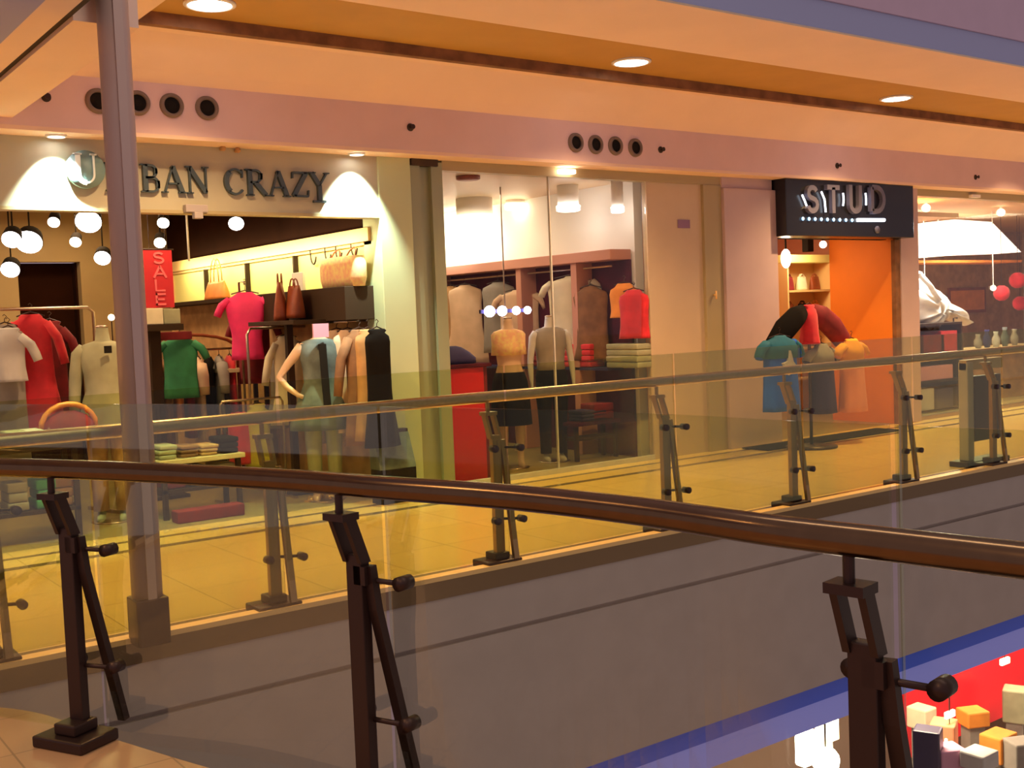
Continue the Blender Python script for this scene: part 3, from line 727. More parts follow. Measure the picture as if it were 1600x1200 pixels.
# denim mannequin
q = aty(505, 600, 9.1)
mannequin('headless mannequin in an open denim blue jacket with hand on hip, by the shop entrance', (q.x-.02, 9.1, 0), -.40, 'denim', 'sage', 'skin', 'hip', .80, 'none', 'blackm', 1.0)
MB().box(aty(488, 500, 8.95).x-.0, aty(512, 500, 8.95).x, 8.94, 8.96, 1.46, 1.58).build('hang_tag', 'pinkf', None, False, 'small square pink card on the neck of the denim mannequin', 'card')
q = aty(455, 600, 10.1)
garment('hanging_garment', 'cream yellow blouse behind the bent arm of the denim mannequin', 'blouse', (q.x, 10.15, 1.46), .28, .85, 'creamf', -.4, .4, hem=1.4)
q = aty(440, 600, 10.5)
garment('hanging_garment', 'light tan scarf dress hanging left of the cream blouse', 'dress', (q.x, 10.5, 1.30), .24, .75, 'greyf', -.4, None, hem=1.6)
t = thing('clothes_rail', 'short steel floor rail behind the denim mannequin', 'clothes rail', (aty(448, 600, 10.3).x, 10.33, 0), .2)
MB().tube([(-.42, 0, 0), (-.42, 0, 1.50), (-.38, 0, 1.56), (.38, 0, 1.56), (.42, 0, 1.50), (.42, 0, 0)], .014, 10).build('frame', 'steel', t, True)
for s_ in (-1, 1): MB().box(s_*.42-.02, s_*.42+.02, -.25, .25, 0, .03).build('foot', 'steel', t)
# magenta top on bust stand
q = aty(385, 500, 10.7)
garment('magenta_top', 'bright magenta top hanging high in the middle of the left shop', 'top', (q.x, 10.7, aty(385, 459, 10.7).z), .40, .66, 'magenta', -.5, .16, waist=.72, hem=.78, dep=.11, hook=.14)
garment('hanging_garment', 'dark red top hanging just right of the magenta top', 'top', (q.x+.20, 11.0, 1.74), .34, .75, 'darkred', -.4, .2)
t = thing('garment_stand', 'slim steel stand holding the magenta top', 'stand', (q.x, 10.84, 0))
MB().tube([(0, 0, .02), (0, 0, 2.03), (0, -.14, 2.03), (0, -.14, 2.0)], .012, 10).build('pole', 'steel', t, True)
MB().lathe((0, 0, 0), [(.2, 0), (.2, .02), (.05, .03)], 20).build('base', 'steel', t, True)
# two-tier hanging table under it
q = aty(380, 580, 11.25); qx = q.x
table('pale topped display table below the magenta top', qx-.30, qx+.24, 11.06, 11.44, aty(380, 577, 11.25).z+.02, 'table', 'shelf')
for i, (dx, mm, L, lb) in enumerate([(-.20, 'darkred', .40, 'dark red'), (-.08, 'greyf', .42, 'grey'), (.04, 'redf', .40, 'bright red'), (.16, 'brownf', .38, 'brown')]):
    folded(lb + ' folded pile on the lower shelf of the pale topped table', (qx+dx-.02, 11.25, .25), .11, .30, .33, mm, 'piles under the pale table', 5)
# round clothes rack with green shirt
q = aty(292, 560, 11.3); rx = q.x
t = thing('arched_clothes_rack', 'arched brown clothes rack with crowded garments behind the tall pole', 'clothes rail', (rx, 11.3, 0))
pts = [(-.55, 0, 0), (-.55, 0, 1.35)] + [(-.55 + .55*(1-math.cos(a)), 0, 1.35+.17*math.sin(a)) for a in [PI*i/10 for i in range(1, 10)]] + [(.55, 0, 1.35), (.55, 0, 0)]
MB().tube(pts, .018, 10).build('frame', 'leather', t, True)
MB().tube([(-.55, 0, 1.36), (.55, 0, 1.36)], .012, 8).build('cross_rail', 'steel', t, True)
for s_ in (-1, 1): MB().box(s_*.55-.03, s_*.55+.03, -.25, .25, 0, .03).build('foot', 'dsteel', t)
cl_ = [('sage', 'sage'), ('creamf', 'cream'), ('brownf', 'brown'), ('orangef', 'orange'), ('darkred', 'dark red'), ('beigef', 'pinkish beige'), ('blackf', 'black'), ('greyf', 'grey'), ('redf', 'bright red')]
for i, (mm, lb) in enumerate(cl_):
    garment('hanging_garment', lb + ' garment seen edge on, hanging from the arched brown rack', 'clothes', (rx-.46+i*.115, 11.3, 1.27), .40, .72+.08*(i % 3), mm, 1.3+.05*(i % 3), .3 if i % 2 else None, dep=.045, group='garments on the arched rack')
q = aty(283, 560, 10.9)
garment('green_shirt', 'green shirt facing outward in front of the arched rack', 'shirt', (q.x, 10.92, aty(283, 527, 10.9).z), .34, .60, 'green', -.5, .16)
q = aty(268, 525, 10.8)
MB().box(q.x-.20, q.x+.20, 10.78, 10.83, q.z-.04, q.z+.04, bev=.008).build('rack_sign', 'darkred', None, False, 'narrow dark pink strip sign above the green shirt', 'sign')
# SALE banner
b0 = aty(222, 391, 10.4); b1 = aty(273, 480, 10.4)
t = thing('sale_banner', 'hanging red banner with the vertical word SALE beside the tall pole', 'banner', (b0.x, 10.4, b1.z))
bw, bh = b1.x-b0.x, b0.z-b1.z
MB().box(0, bw, 0, .012, 0, bh).build('cloth_panel', 'banner', t)
MB().tube([(-.02, .006, bh+.008), (bw+.02, .006, bh+.008)], .008, 8).build('top_rod', 'dsteel', t, True)
MB().tube([(bw*.25, .006, bh+.01), (bw*.25, .006, 3.055-b1.z)], .003, 6).tube([(bw*.8, .006, bh+.01), (bw*.8, .006, 3.055-b1.z)], .003, 6).build('cord', 'dsteel', t)
lh = bh/4.5
for i, c in enumerate('SALE'):
    g = MB(); glyph(g, SANS[c][1], bw*.30, bh - lh*1.08*(i+1)-.0, lh*.95, -.008, -.0005, .13/(lh*.95)/.66*1.05); g.build('letter', 'bannerlet', t)
# cream box on dark shelf under banner
q0 = aty(227, 482, 10.3); q1 = aty(272, 506, 10.3)
t = thing('standing_shelf', 'dark free standing shelf column carrying a cream box below the red banner', 'shelf', ((q0.x+q1.x)/2, 10.5, 0))
zt = q1.z
MB().box(-.2, .22, -.2, .2, zt-.06, zt-.002).build('top_board', 'shelf', t)
MB().box(-.05, .05, -.05, .05, 0, zt-.06).build('post', 'shelf', t)
MB().box(-.2, .2, -.18, .18, 0, .03).build('base', 'shelf', t)
MB().box(q0.x, q0.x+.17, 10.32, 10.55, zt, q0.z, bev=.006).build('cream_box', 'creamf', None, False, 'small bright cream box directly below the red banner', 'box')
MB().box(q0.x+.18, q1.x+.08, 10.34, 10.55, zt, q0.z-.01, bev=.006).build('yellowish_box', 'sage', None, False, 'duller olive box right of the cream box under the banner', 'box')
# hanging steel rod
q = aty(292, 346, 11.8); q2 = aty(293, 408, 11.8)
t = thing('hanging_rod', 'thin pale vertical rod hanging from the shop ceiling right of the banner', 'rod', (q.x, 11.8, 0))
MB().tube([(0, 0, q2.z), (0, 0, 3.06)], .012, 8).build('rod', 'white', t, True)
MB().lathe((0, 0, 3.03), [(.03, 0), (.03, .03)], 12).build('ceiling_cup', 'white', t)
# left group: red dress, greys, olive jumper, bag
q = aty(48, 500, 10.0)
garment('red_dress', 'long red dress hanging at the far left of the left shop', 'dress', (q.x, 10.0, aty(48, 494, 10).z), .32, 1.0, 'redf', -.3, .35, hem=1.5, waist=1.05, hook=.1)
garment('hanging_garment', 'dark red coat just right of the long red dress', 'coat', (q.x+.20, 10.2, 1.68), .26, .85, 'darkred', -.3, .3, hem=1.4)
q = aty(14, 500, 9.7)
garment('hanging_garment', 'pale grey shirt at the left frame edge', 'shirt', (q.x, 9.75, 1.63), .24, .42, 'lightf', -.3, .2)
garment('hanging_garment', 'grey violet long coat below the pale shirt at the left frame edge', 'coat', (q.x+.02, 9.95, 1.66), .28, 1.1, 'greyf', -.3, None)
t = thing('clothes_rail', 'long clothes rail carrying the red dress at the far left', 'clothes rail', (q.x+.25, 9.98, 0), .25)
MB().tube([(-.75, 0, 0), (-.75, 0, 1.76), (-.70, 0, 1.80), (.50, 0, 1.80), (.55, 0, 1.76), (.55, 0, 0)], .014, 10).build('frame', 'steel', t, True)
for x in (-.75, .55): MB().box(x-.02, x+.02, -.25, .25, 0, .03).build('foot', 'steel', t)
q = aty(162, 560, 9.55)
mannequin('headless mannequin in a pale olive jumper standing left of the tall pole', (q.x, 9.55, 0), -.5, 'sage', 'tanf', 'sage', 'down', .72, 'long', None, 1.04)
q = aty(172, 546, 9.3); MB().box(q.x-.03, q.x+.03, 9.35, 9.365, q.z-.03, q.z+.03, bev=.003).build('badge', 'blackm', None, False, 'small dark square tag on the chest of the olive jumper', 'tag')
# white marker lamp back
# back wall fittings
table('dark display table with clothes at the lower left, behind the railings', aty(5, 700, 9.3).x-.15, aty(165, 700, 9.3).x, 9.15, 9.55, .78, 'shelf', 'shelf', solid=True) if False else None
tx0, tx1 = aty(-60, 700, 9.15).x, aty(118, 700, 9.15).x
table('dark display table at the far left with heaped clothes', tx0, tx1, 8.95, 9.35, .74, 'shelf', 'shelf')
q = aty(105, 640, 9.15)
t = thing('slouch_bag', 'large slouchy brown red bag with an orange top on the left display table', 'bag', (q.x, 9.15, .741))
MB().loft([ring(0, 0, z, rx_, ry_, 24, .03, 1, 5) for z, rx_, ry_ in [(0, .19, .12), (.06, .22, .14), (.14, .20, .12), (.20, .14, .08), (.235, .06, .04)]]).build('bag_body', 'darkred', t, True)
MB().tube([(-.20, -.02, .10)] + [(.21*math.cos(a), -.02, .10+.19*math.sin(a)) for a in [PI*(1-i/10) for i in range(1, 10)]] + [(.20, -.02, .10)], .022, 10).build('handle', 'orangeleather', t, True)
for i, (px, mm, lb) in enumerate([(20, 'sage', 'sage'), (45, 'lightf', 'pale grey')]):
    q = aty(px, 660, 9.1); folded(lb + ' folded clothes on the far left display table', (q.x, 9.12, .741), .16, .24, .12, mm, 'folded clothes on the far left table')
for i, (px, mm, lb) in enumerate([(30, 'greyf', 'grey'), (75, 'green', 'dark green'), (100, 'brownf', 'brown')]):
    q = aty(px, 720, 9.15); folded(lb + ' folded clothes on the lower shelf of the far left table', (q.x-.05, 9.15, .251), .15, .28, .22, mm, 'lower shelf piles of the far left table')
tx0, tx1 = aty(238, 700, 9.3).x, aty(372, 700, 9.3).x
table('dark low table with folded clothes right of the tall pole', tx0, tx1, 9.15, 9.55, .50, 'table', 'shelf')
for i, (dx, mm, lb, h_) in enumerate([(.10, 'sage', 'sage green', .12), (.29, 'brownf', 'brown', .10), (.46, 'tanf', 'tan', .09), (.64, 'blackf', 'black', .14)]):
    folded(lb + ' folded clothes on the low table right of the tall pole', (tx0+dx, 9.35, .501), .15, .28, h_, mm, 'folded clothes on the low table')
for i, (dx, mm, lb) in enumerate([(.14, 'darkred', 'dark red'), (.36, 'blackf', 'black'), (.60, 'greyf', 'grey')]):
    folded(lb + ' folded pile on the lower shelf of the low table', (tx0+dx, 9.35, .251), .17, .28, .17, mm, 'lower shelf piles of the low table')
MB().box(tx0+.05, tx1-.12, 8.93, 9.08, .0, .10, bev=.01).build('floor_box', 'darkred', None, False, 'low dark red box on the floor in front of the low table', 'box')
q = aty(382, 700, 9.5)
garment('hanging_garment', 'orange red top hanging low between the low table and the lime dress', 'top', (q.x, 9.6, .80), .22, .45, 'redf', .2, None, hook=.03)
q = aty(412, 690, 9.5)
garment('hanging_garment', 'lime yellow dress hanging low near the middle of the left shop', 'dress', (q.x, 9.6, .86), .24, .55, 'oliveyellow', .2, None, hem=1.2, hook=.03)
t = thing('clothes_rail', 'knee high steel rail holding the lime and orange garments', 'clothes rail', (aty(397, 700, 9.6).x, 9.6, 0))
MB().tube([(-.30, 0, 0), (-.30, 0, .88), (-.28, 0, .92), (.28, 0, .92), (.30, 0, .88), (.30, 0, 0)], .011, 8).build('frame', 'steel', t, True)
for s_ in (-1, 1): MB().box(s_*.30-.015, s_*.30+.015, -.2, .2, 0, .02).build('foot', 'steel', t)
# sandals by mannequin
for i, (px, lb) in enumerate([(490, 'left'), (518, 'right')]):
    q = aty(px, 740, 9.15)
    t = thing('heeled_sandal', lb + ' gold high heeled sandal at the feet of the denim mannequin', 'shoe', (q.x, 9.15, 0), .3, 'gold sandals')
    MB().prism([(-.10, 0), (-.02, .0), (.05, .05), (.11, .085), (.11, .10), (.04, .065), (-.03, .016), (-.10, .014)], -.03, .03, 'y').build('sole', 'gold', t)
    MB().tube([(.10, 0, .09), (.095, 0, 0)], [.012, .006], 8).build('heel', 'gold', t, True)
    MB().tube([(-.05, -.032, .012), (-.05, -.02, .045), (-.05, .02, .045), (-.05, .032, .012)], .006, 8).build('strap', 'gold', t, True)
# dark stand by pier
q0 = aty(584, 700, 8.5); q1 = aty(646, 700, 8.5)
t = thing('magazine_stand', 'dark blue black floor stand against the white pier', 'stand', ((q0.x+q1.x)/2, 8.52, 0))
hw = (q1.x-q0.x)/2-.02
MB().box(-hw, hw, -.09, .09, 0, .30).build('box', 'blackm', t, bevel=.006)
MB().prism([(-.09, .30), (.09, .30), (.09, .60), (.02, .60)], -hw, hw, 'x').build('sloped_front', 'denim', t)
MB().box(-hw, hw, .03, .10, .60, .63).build('lip', 'shelf', t)
# shop one ceiling spots
def spot(px, py, y, r, label, m='lampw', sx_=1.0):
    q = aty(px, py, y)
    t = thing('track_spotlight', label, 'spotlight', tuple(q), 0, 'spotlights in the left shop')
    back = Vector((.25, .55, .45)).normalized()
    MB().tube([back*-.0, back*.12, back*.15], [r*1.05, r*.9, r*.5], 16).build('housing', 'blackm', t, True)
    MB().tube([-back*.012, back*.004], [r*.98, r*.98], 20).build('lens', m, t, True)
    top = 3.06 - q.z
    MB().tube([back*.08, (back*.08).to_tuple()[:2] + (top,)], .008, 8).build('arm', 'blackm', t, True)
for px, py, y, r, l in [(255, 348, 11.0, .058, 'spotlight above the red banner, upper of two'), (250, 379, 11.9, .062, 'spotlight just over the red banner, lower of two'),
        (369, 349, 11.0, .078, 'large spotlight against the dark brown wall'), (84, 347, 11.2, .055, 'spotlight with black bracket at upper left under the sign'),
        (138, 346, 11.0, .12, 'brightest spotlight just left of the tall pole'), (160, 403, 13.0, .09, 'spotlight above the dark doorway, near the pole'),
        (118, 378, 13.4, .065, 'small oval ceiling spotlight between two larger ones'), (16, 421, 13.4, .10, 'low spotlight at the left frame edge'),
        (45, 378, 12.0, .13, 'large glaring spotlight near the left frame edge'), (18, 374, 11.6, .09, 'spotlight at the left frame edge beside the glaring one')]:
    spot(px, py, y, r, l, 'lamp' if r > .07 else 'lampw')
q = aty(174, 496, 11.5)
t = thing('globe_lamp', 'small white globe lamp on a thin stem left of the tall pole', 'lamp', tuple(q)); MB().sphere((0, 0, 0), .032).build('globe', 'lampw', t, True); MB().tube([(0, .0, -.03), (0, 0, -q.z)], .006, 8).build('stem', 'dsteel', t)

# ---------------- shop two -------------------------------------------------
X2 = 8.29
def w2(px, py, x=X2-.12): return atx(px, py, x)
ystart = atx(1012, 500, X2).y; yend = 15.0
t = thing('plum_wall_unit', 'plum coloured wall unit with rose frame along the side of the middle shop', 'display unit', (X2, 0, 0))
ztop = 2.14
MB().box(-.03, 0, 9.05, yend, .0, ztop).build('back_panel', 'plum', t)
MB().box(-.30, 0, 9.05, yend, ztop, ztop+.11).build('cornice', 'rosewood', t, bevel=.006)
ya_ = [9.72, 10.75, 12.6, 14.9]
for y in ya_: MB().box(-.26, -.03, y-.05, y+.05, 0, ztop).build('divider', 'rosewood', t, bevel=.004)
MB().tube([(-.15, 9.2, 2.08), (-.15, yend-.1, 2.08)], .012, 8).build('rail', 'steel', t, True)
MB().box(-.26, -.03, 9.2, yend-.1, .95, .98).build('shelf', 'navyf', t)
def g2(px, py, w, L, m, label, sl=None, x=X2-.16, cat='top', rz=-1.1, **k):
    q = atx(px, py, x)
    garment('hanging_garment', label, cat, (x, q.y, min(q.z, 1.99)), w, L, m, rz, sl, group='garments in the middle shop wall unit', dep=.05, **k)
g2(703, 440, .60, 1.05, 'tanf', 'long orange tan gown hanging at the left of the middle shop', None, hem=1.2, cat='dress')
g2(726, 440, .5, 1.0, 'beigef', 'pale beige gown beside the orange tan one in the middle shop', None, hem=1.4, cat='dress')
g2(778, 440, .46, .85, 'greyf', 'grey sleeveless top above the violet lamps')
g2(810, 455, .55, .72, 'beigef', 'pinkish tee hanging right of the grey sleeveless top', .16)
g2(893, 432, .62, .85, 'creamf', 'cream ruffled top hanging in the middle shop', .14, hem=1.2)
g2(922, 450, .42, .80, 'brownf', 'rust brown top right of the cream one')
g2(975, 445, .34, .35, 'orangef', 'orange folded top high in the last bay of the middle shop')
g2(990, 455, .34, .50, 'redf', 'red top in the last bay of the middle shop')
for i, (px, py, mm, lb) in enumerate([(905, 555, 'redf', 'red'), (850, 560, 'darkred', 'dark red'), (975, 520, 'sage', 'sage')]):
    q = atx(px, py, X2-.2); folded(lb + ' folded pile on the long shelf of the plum wall unit', (X2-.14, q.y, .981), .22, .5, .26, mm, 'piles on the plum unit shelf', 4)
# red counter with dark drape
q0 = aty(692, 600, 9.05); q1 = aty(752, 600, 9.05)
t = thing('red_counter', 'tall glossy red counter just inside the middle shop window', 'counter', (q0.x, 9.0, 0))
cw = q1.x-q0.x
MB().box(0, cw, 0, .45, 0, 1.10).build('front_panel', 'red', t, bevel=.008)
MB().box(cw+.001, cw+.05, 0.02, .45, 0, 1.10).build('side_panel', 'darkred', t)
MB().box(-.02, cw+.08, -.03, .48, 1.10, 1.135).build('counter_top', 'plum', t, bevel=.006)
t = thing('draped_cloth', 'dark purple cloth heaped on top of the red counter', 'cloth', (q0.x+cw*.55, 9.22, 1.136))
MB().loft([ring(0, 0, z, rx_, ry_, 24, .06, 1, 5) for z, rx_, ry_ in [(0, .25, .17), (.05, .25, .17), (.11, .18, .13), (.16, .09, .07), (.175, .03, .03)]]).build('folds', 'navyf', t, True)
q = aty(797, 600, 9.45)
mannequin('headless mannequin in a patterned cropped top and black skirt, middle shop window', (q.x, 9.45, 0), -.5, 'basket', 'blackf', 'skin', 'none', .26, 'none', None, 1.0, skirt=True)
q = aty(862, 600, 9.5)
mannequin('headless mannequin in a grey sleeveless top and black trousers, middle shop window', (q.x, 9.5, 0), -.35, 'greyf', 'blackf', 'lightf', 'down', .45, 'none', None, 1.0)
# violet lamps on a bar
a, b = aty(756, 487, 9.9), aty(830, 486, 9.9)
t = thing('lamp_bar', 'row of four glowing violet white lamps behind the window mannequins', 'lamp', (a.x, 9.9, a.z))
L_ = b.x-a.x
MB().box(-.02, L_+.02, .03, .06, -.02, .02).build('bar', 'navyf', t)
MB().tube([(L_/2, .05, .02), (L_/2, .05, 2.98-a.z)], .008, 8).build('drop_rod', 'steel', t)
for i, f_ in enumerate((.12, .38, .68, .92)):
    MB().sphere((L_*f_, 0, 0), [.068, .062, .052, .048][i], (1, .6, .9)).build('bulb', 'lampb', t, True)
# ceiling lights shop two
for px, py, r, l, m_ in [(805, 324, .13, 'left round ceiling lamp inside the middle shop', 'lampw'), (888, 326, .13, 'right round ceiling lamp inside the middle shop', 'lamp'), (965, 328, .07, 'smallest round ceiling lamp at the right of the middle shop', 'lamp'), (742, 345, .24, 'largest glowing ceiling lamp at the left of the middle shop', 'lampw')]:
    q = atz(px, py, 2.98) if px != 965 else atz(px, py, 2.98)
    y = min(q.y, 14.0)
    if q.x > 8.2: q = aty(px, py, {888: 9.6, 965: 8.98}.get(px, 11.0)); 
    z_ = min(q.z, 2.93)
    tt = thing('drum_lamp', l, 'ceiling light', (q.x, q.y, z_), 0, 'ceiling lamps in the middle shop')
    MB().lathe((0, 0, 0), [(r*.80, -.03), (r, -.02), (r*1.02, .03)], 24).build('diffuser', m_, tt, True)
    MB().lathe((0, 0, .03), [(r*.9, 0), (r*.9, 2.98-z_-.03)], 24).build('housing', 'white', tt, True)
q = aty(885, 270, 8.66)
MB().box(q.x-.09, q.x+.09, 8.62, 8.69, 2.955, 2.995, bev=.004).build('emergency_light', 'lampw', None, False, 'small pale rectangular emergency light on the header of the middle shop', 'light')
q = aty(732, 292, 9.3); MB().lathe((q.x, 9.3, 2.94), [(.10, .0), (.12, .01), (.12, .04)], 24).build('smoke_detector', 'leather', None, True, 'brown round detector on the ceiling of the middle shop', 'detector')
# white shoes shelf and low table
q0 = aty(890, 680, 9.3); q1 = aty(1030, 680, 9.3)
table('long dark low bench display right of the window mannequins', q0.x, min(q1.x, 8.2), 9.2, 9.5, .42, 'plum', 'shelf')
folded('dark red cushion stack on the right end of the dark low bench', (min(q1.x, 8.2)-.22, 9.35, .421), .28, .24, .18, 'darkred', n=2, name='cushion_stack')
folded('navy folded clothes on the left end of the dark low bench', (q0.x+.3, 9.35, .421), .35, .24, .12, 'navyf')
t = thing('metal_frame_rack', 'small bright metal framed rack at the right of the middle window', 'rack', (aty(990, 560, 9.7).x-.55, 9.75, 0))
MB().tube([(0, 0, 0), (0, 0, 1.20), (.20, 0, 1.20), (.20, 0, 0)], .010, 8).build('frame', 'white', t, True)
MB().tube([(0, .0, .6), (.20, 0, .6)], .01, 8).build('cross_bar', 'white', t, True)
garment('hanging_garment', 'black coat on the small metal framed rack', 'coat', (aty(990, 560, 9.7).x-.45, 9.75, 1.11), .22, .7, 'blackf', 1.2, None, hem=1.3, hook=.08)
# sticker on beige panel
q = aty(1068, 350, FY+.03)
MB().box(q.x-.09, q.x+.09, FY+.022, FY+.029, q.z-.045, q.z+.045).build('wall_sticker', 'sticker', None, False, 'small violet notice stuck on the beige panel', 'notice')
q = aty(1116, 461, FY-.02)
MB().tube([(q.x, FY-.05, q.z-.045), (q.x, FY-.05, q.z+.045)], .010, 10).box(q.x-.006, q.x+.006, FY-.05, FY-.012, q.z-.01, q.z+.01).build('column_glint', 'brass', None, True, 'tiny bright bar standing in for a glass highlight on the dark beige column', 'highlight')  # small bright bar stands in for a highlight on the glass

# ---------------- shirt stand in front of shop three ------------------------
sy = 8.05
q = aty(1265, 560, sy); cx = q.x
t = thing('shirt_stand', 'branching dark display stand with hanging shirts outside the orange shop', 'clothes rail', (cx, sy, 0))
MB().lathe((0, 0, 0), [(.28, 0), (.28, .02), (.06, .04)], 28).build('base', 'dsteel', t, True)
MB().tube([(0, 0, .03), (0, 0, 1.50)], .018, 12).build('pole', 'dsteel', t, True)
for s_, e in ((-1, -.72), (1, .72)):
    MB().tube([(0, 0, 1.50), (e*.4, 0, 1.40), (e*.75, 0, 1.22), (e*.92, 0, 1.02)], .014, 10).build('arm', 'dsteel', t, True)
def shirt(px, py, w, L, body, shoulder, label, rz=0, sl=.2, y=sy-.05, hem=1.0, hook=.10, pr=None, lower=None, hl=None):
    q = aty(px, py, y)
    t = garment('display_shirt', label, 'shirt', tuple(q), w, L, body, rz, sl, dep=.11, waist=.95, hem=hem, hook=hook)
    if shoulder:
        g = MB(); g.loft([ring(0, 0, z, rx_*1.03, ry_*1.12, 28) for z, rx_, ry_ in [(.02, .08, .035), (0, .1, .045), (-.02, w*.31, .055), (-.05, w*.47, .066), (-.10, w*.51, .095), (-.22, w*.48, .112)]])
        for s_ in (-1, 1): sleeve(g, w*1.02, s_, sl*.9, r0=.064, r1=.055)
        g.build('shoulder_yoke', shoulder, t, True)
    if pr: MB().prism(pr, -.142, -.10, 'y').build('print', 'lightf', t)
    return t
shirt(1218, 527, .50, .78, 'bluef', 'tealf', 'blue and teal shirt with a pale print, left on the shirt stand', 0.0, .16, sy-.10, pr=[(-.10, -.27), (-.03, -.25), (.01, -.14), (.05, -.26), (.09, -.30), (.04, -.36), (-.02, -.40)])
shirt(1330, 532, .34, .80, 'peachf', 'yellowf', 'amber and peach shirt, right on the shirt stand', 0.0, .12, sy-.10, hem=1.1)
shirt(1283, 540, .34, .75, 'navyf', 'greyf', 'navy shirt with pale collar in the middle of the shirt stand', 0.0, .12, sy-.02)
garment('red_scarf_top', 'narrow bright red top hanging at the peak of the shirt stand', 'top', tuple(aty(1264, 478, sy)), .22, .42, 'redf', 0, None, dep=.09, hook=.06)
for s_, px, py, lb in ((-1, 1224, 510, 'left'), (1, 1318, 506, 'right')):
    q = aty(px, py, sy)
    t = thing('draped_jacket', 'dark jacket draped over the ' + lb + ' arm of the shirt stand', 'jacket', (cx, sy+.0, 0))
    g = MB(); pts = [(s_*.08, 0, 1.50), (s_*.22, 0, 1.44), (s_*.42, 0, 1.31), (s_*.60, 0, 1.14), (s_*.68, 0, 1.0)]
    g.tube(pts, [(.05, .09), (.08, .13), (.085, .14), (.07, .12), (.04, .08)], 16); g.build('cloth', 'darkred' if s_ > 0 else 'blackf', t, True)
MB().box(9.45, 11.9, 8.22, 8.60, .0, .014, bev=.004).build('dark_floor_strip', 'blackm', None, False, 'thin dark strip on the yellow floor outside the orange shop', 'mat')  # flat dark strip laid along the floor
# shop three interior
q = aty(1262, 400, 10.9)
t = thing('lit_shelf_unit', 'warm lit tall shelf unit at the back of the orange shop', 'shelf unit', (aty(1232, 500, 10.9).x, 10.9, 0))
uw = aty(1300, 500, 10.9).x - aty(1232, 500, 10.9).x
MB().box(0, uw, 0, .35, 2.20, 2.32).build('cornice', 'yellow', t, bevel=.01)
MB().box(0, uw, .30, .35, 0, 2.20).build('back_panel', 'cornice', t)
for z in (.5, .95, 1.40, 1.80): MB().box(0.02, uw-.02, .0, .30, z-.03, z).build('shelf', 'cornice', t)
for x in (0, uw-.03): MB().box(x, x+.03, 0, .35, 0, 2.20).build('side_panel', 'cornice', t)
ux = aty(1232, 500, 10.9).x
k = 0
words = ['leftmost', 'middle', 'rightmost']
for zi, z in enumerate((1.40, 1.80)):
    for xi, f_ in enumerate((.2, .5, .8)):
        mm = ['leather', 'blackm', 'orangeleather', 'darkred', 'creamf', 'leather'][k]; k += 1
        handbag(words[xi] + ' bag on the ' + ('lower' if zi == 0 else 'upper') + ' visible shelf of the warm lit unit', (ux+uw*f_, 11.05, z), .20, .20, .1, mm, 0, .05, group='bags in the lit shelf unit')
q = aty(1234, 460, 9.6)
t = thing('framed_mirror', 'narrow framed brown panel at the left of the orange shop entrance', 'panel', (10.24, 9.22, 0))
MB().box(0, .22, .0, .03, 1.55, 2.02).build('panel', 'leather', t); MB().box(-.02, .24, .005, .04, 1.49, 1.55).box(.22, .28, .005, .04, 1.2, 2.1).box(-.02, .0, .005, .04, 0, 2.1).build('frame', 'cornice', t)
for px, py, y, r, l in [(1286, 382, 9.9, .05, 'round spotlight near the top of the orange shop'), (1228, 404, 9.6, .065, 'tall glowing lamp at the left edge of the orange shop')]:
    q = aty(px, py, y); t = thing('ceiling_spot', l, 'spotlight', tuple(q), 0, 'spotlights in the orange shop')
    MB().sphere((0, 0, 0), r, (1, 1, 1.0 if r < .06 else 1.9)).build('lens', 'lampw', t, True); MB().tube([(0, 0, r), (0, 0, 2.70-q.z)], .012, 8).build('stem', 'blackm', t)
q = aty(1267, 386, 9.8); MB().box(q.x-.06, q.x+.06, 9.8, 9.9, q.z-.06, 2.70).build('speaker_box', 'blackm', None, False, 'small black speaker box hanging in the orange shop', 'speaker', bevel=.006)
# ---------------- shop four -------------------------------------------------
a = [aty(px, py, 10.6) for px, py in [(1426, 352), (1490, 343), (1548, 347), (1594, 394), (1510, 397), (1426, 404)]]
t = thing('lit_canopy', 'large glowing white canopy light inside the right hand shop', 'light', (a[0].x, 10.6, a[5].z))
MB().prism([(p_.x-a[0].x, p_.z-a[5].z) for p_ in a], -.02, .5, 'y').build('shade', 'canopy', t)
MB().box(.0, a[3].x-a[0].x, -.03, .52, -.07, -.03 + .02*0).build('lower_rim', 'orangef', t)
MB().tube([(1.0, .2, a[1].z-a[5].z-.04), (1.0, .2, 2.98-a[5].z)], .01, 8).build('cable', 'white', t)
for px, py, l in [(1447, 325, 'left round ceiling spot in the right hand shop'), (1564, 332, 'right round ceiling spot in the right hand shop')]:
    q = aty(px, py, 9.6); t = thing('ceiling_spot', l, 'spotlight', tuple(q), 0, 'spots in the right hand shop')
    MB().sphere((0, 0, 0), .062, (1, 1, .9)).build('lens', 'lampw', t, True); MB().tube([(0, 0, .04), (0, 0, 2.98-q.z)], .02, 10).build('stem', 'white', t)
q = aty(1522, 316, 8.68); MB().box(q.x-.10, q.x+.10, 8.64, 8.70, 2.94, 2.98, bev=.004).build('emergency_light', 'white', None, False, 'small pale emergency light on the header of the right hand shop', 'light')
q = aty(1552, 450, 10.2); t = thing('ceiling_spot', 'lowest round lamp in the right hand shop, left of the red display', 'spotlight', tuple(q), 0, 'spots in the right hand shop')
MB().sphere((0, 0, 0), .045).build('lens', 'lampw', t, True); MB().tube([(0, 0, .03), (0, 0, 2.98-q.z)], .008, 8).build('stem', 'white', t)
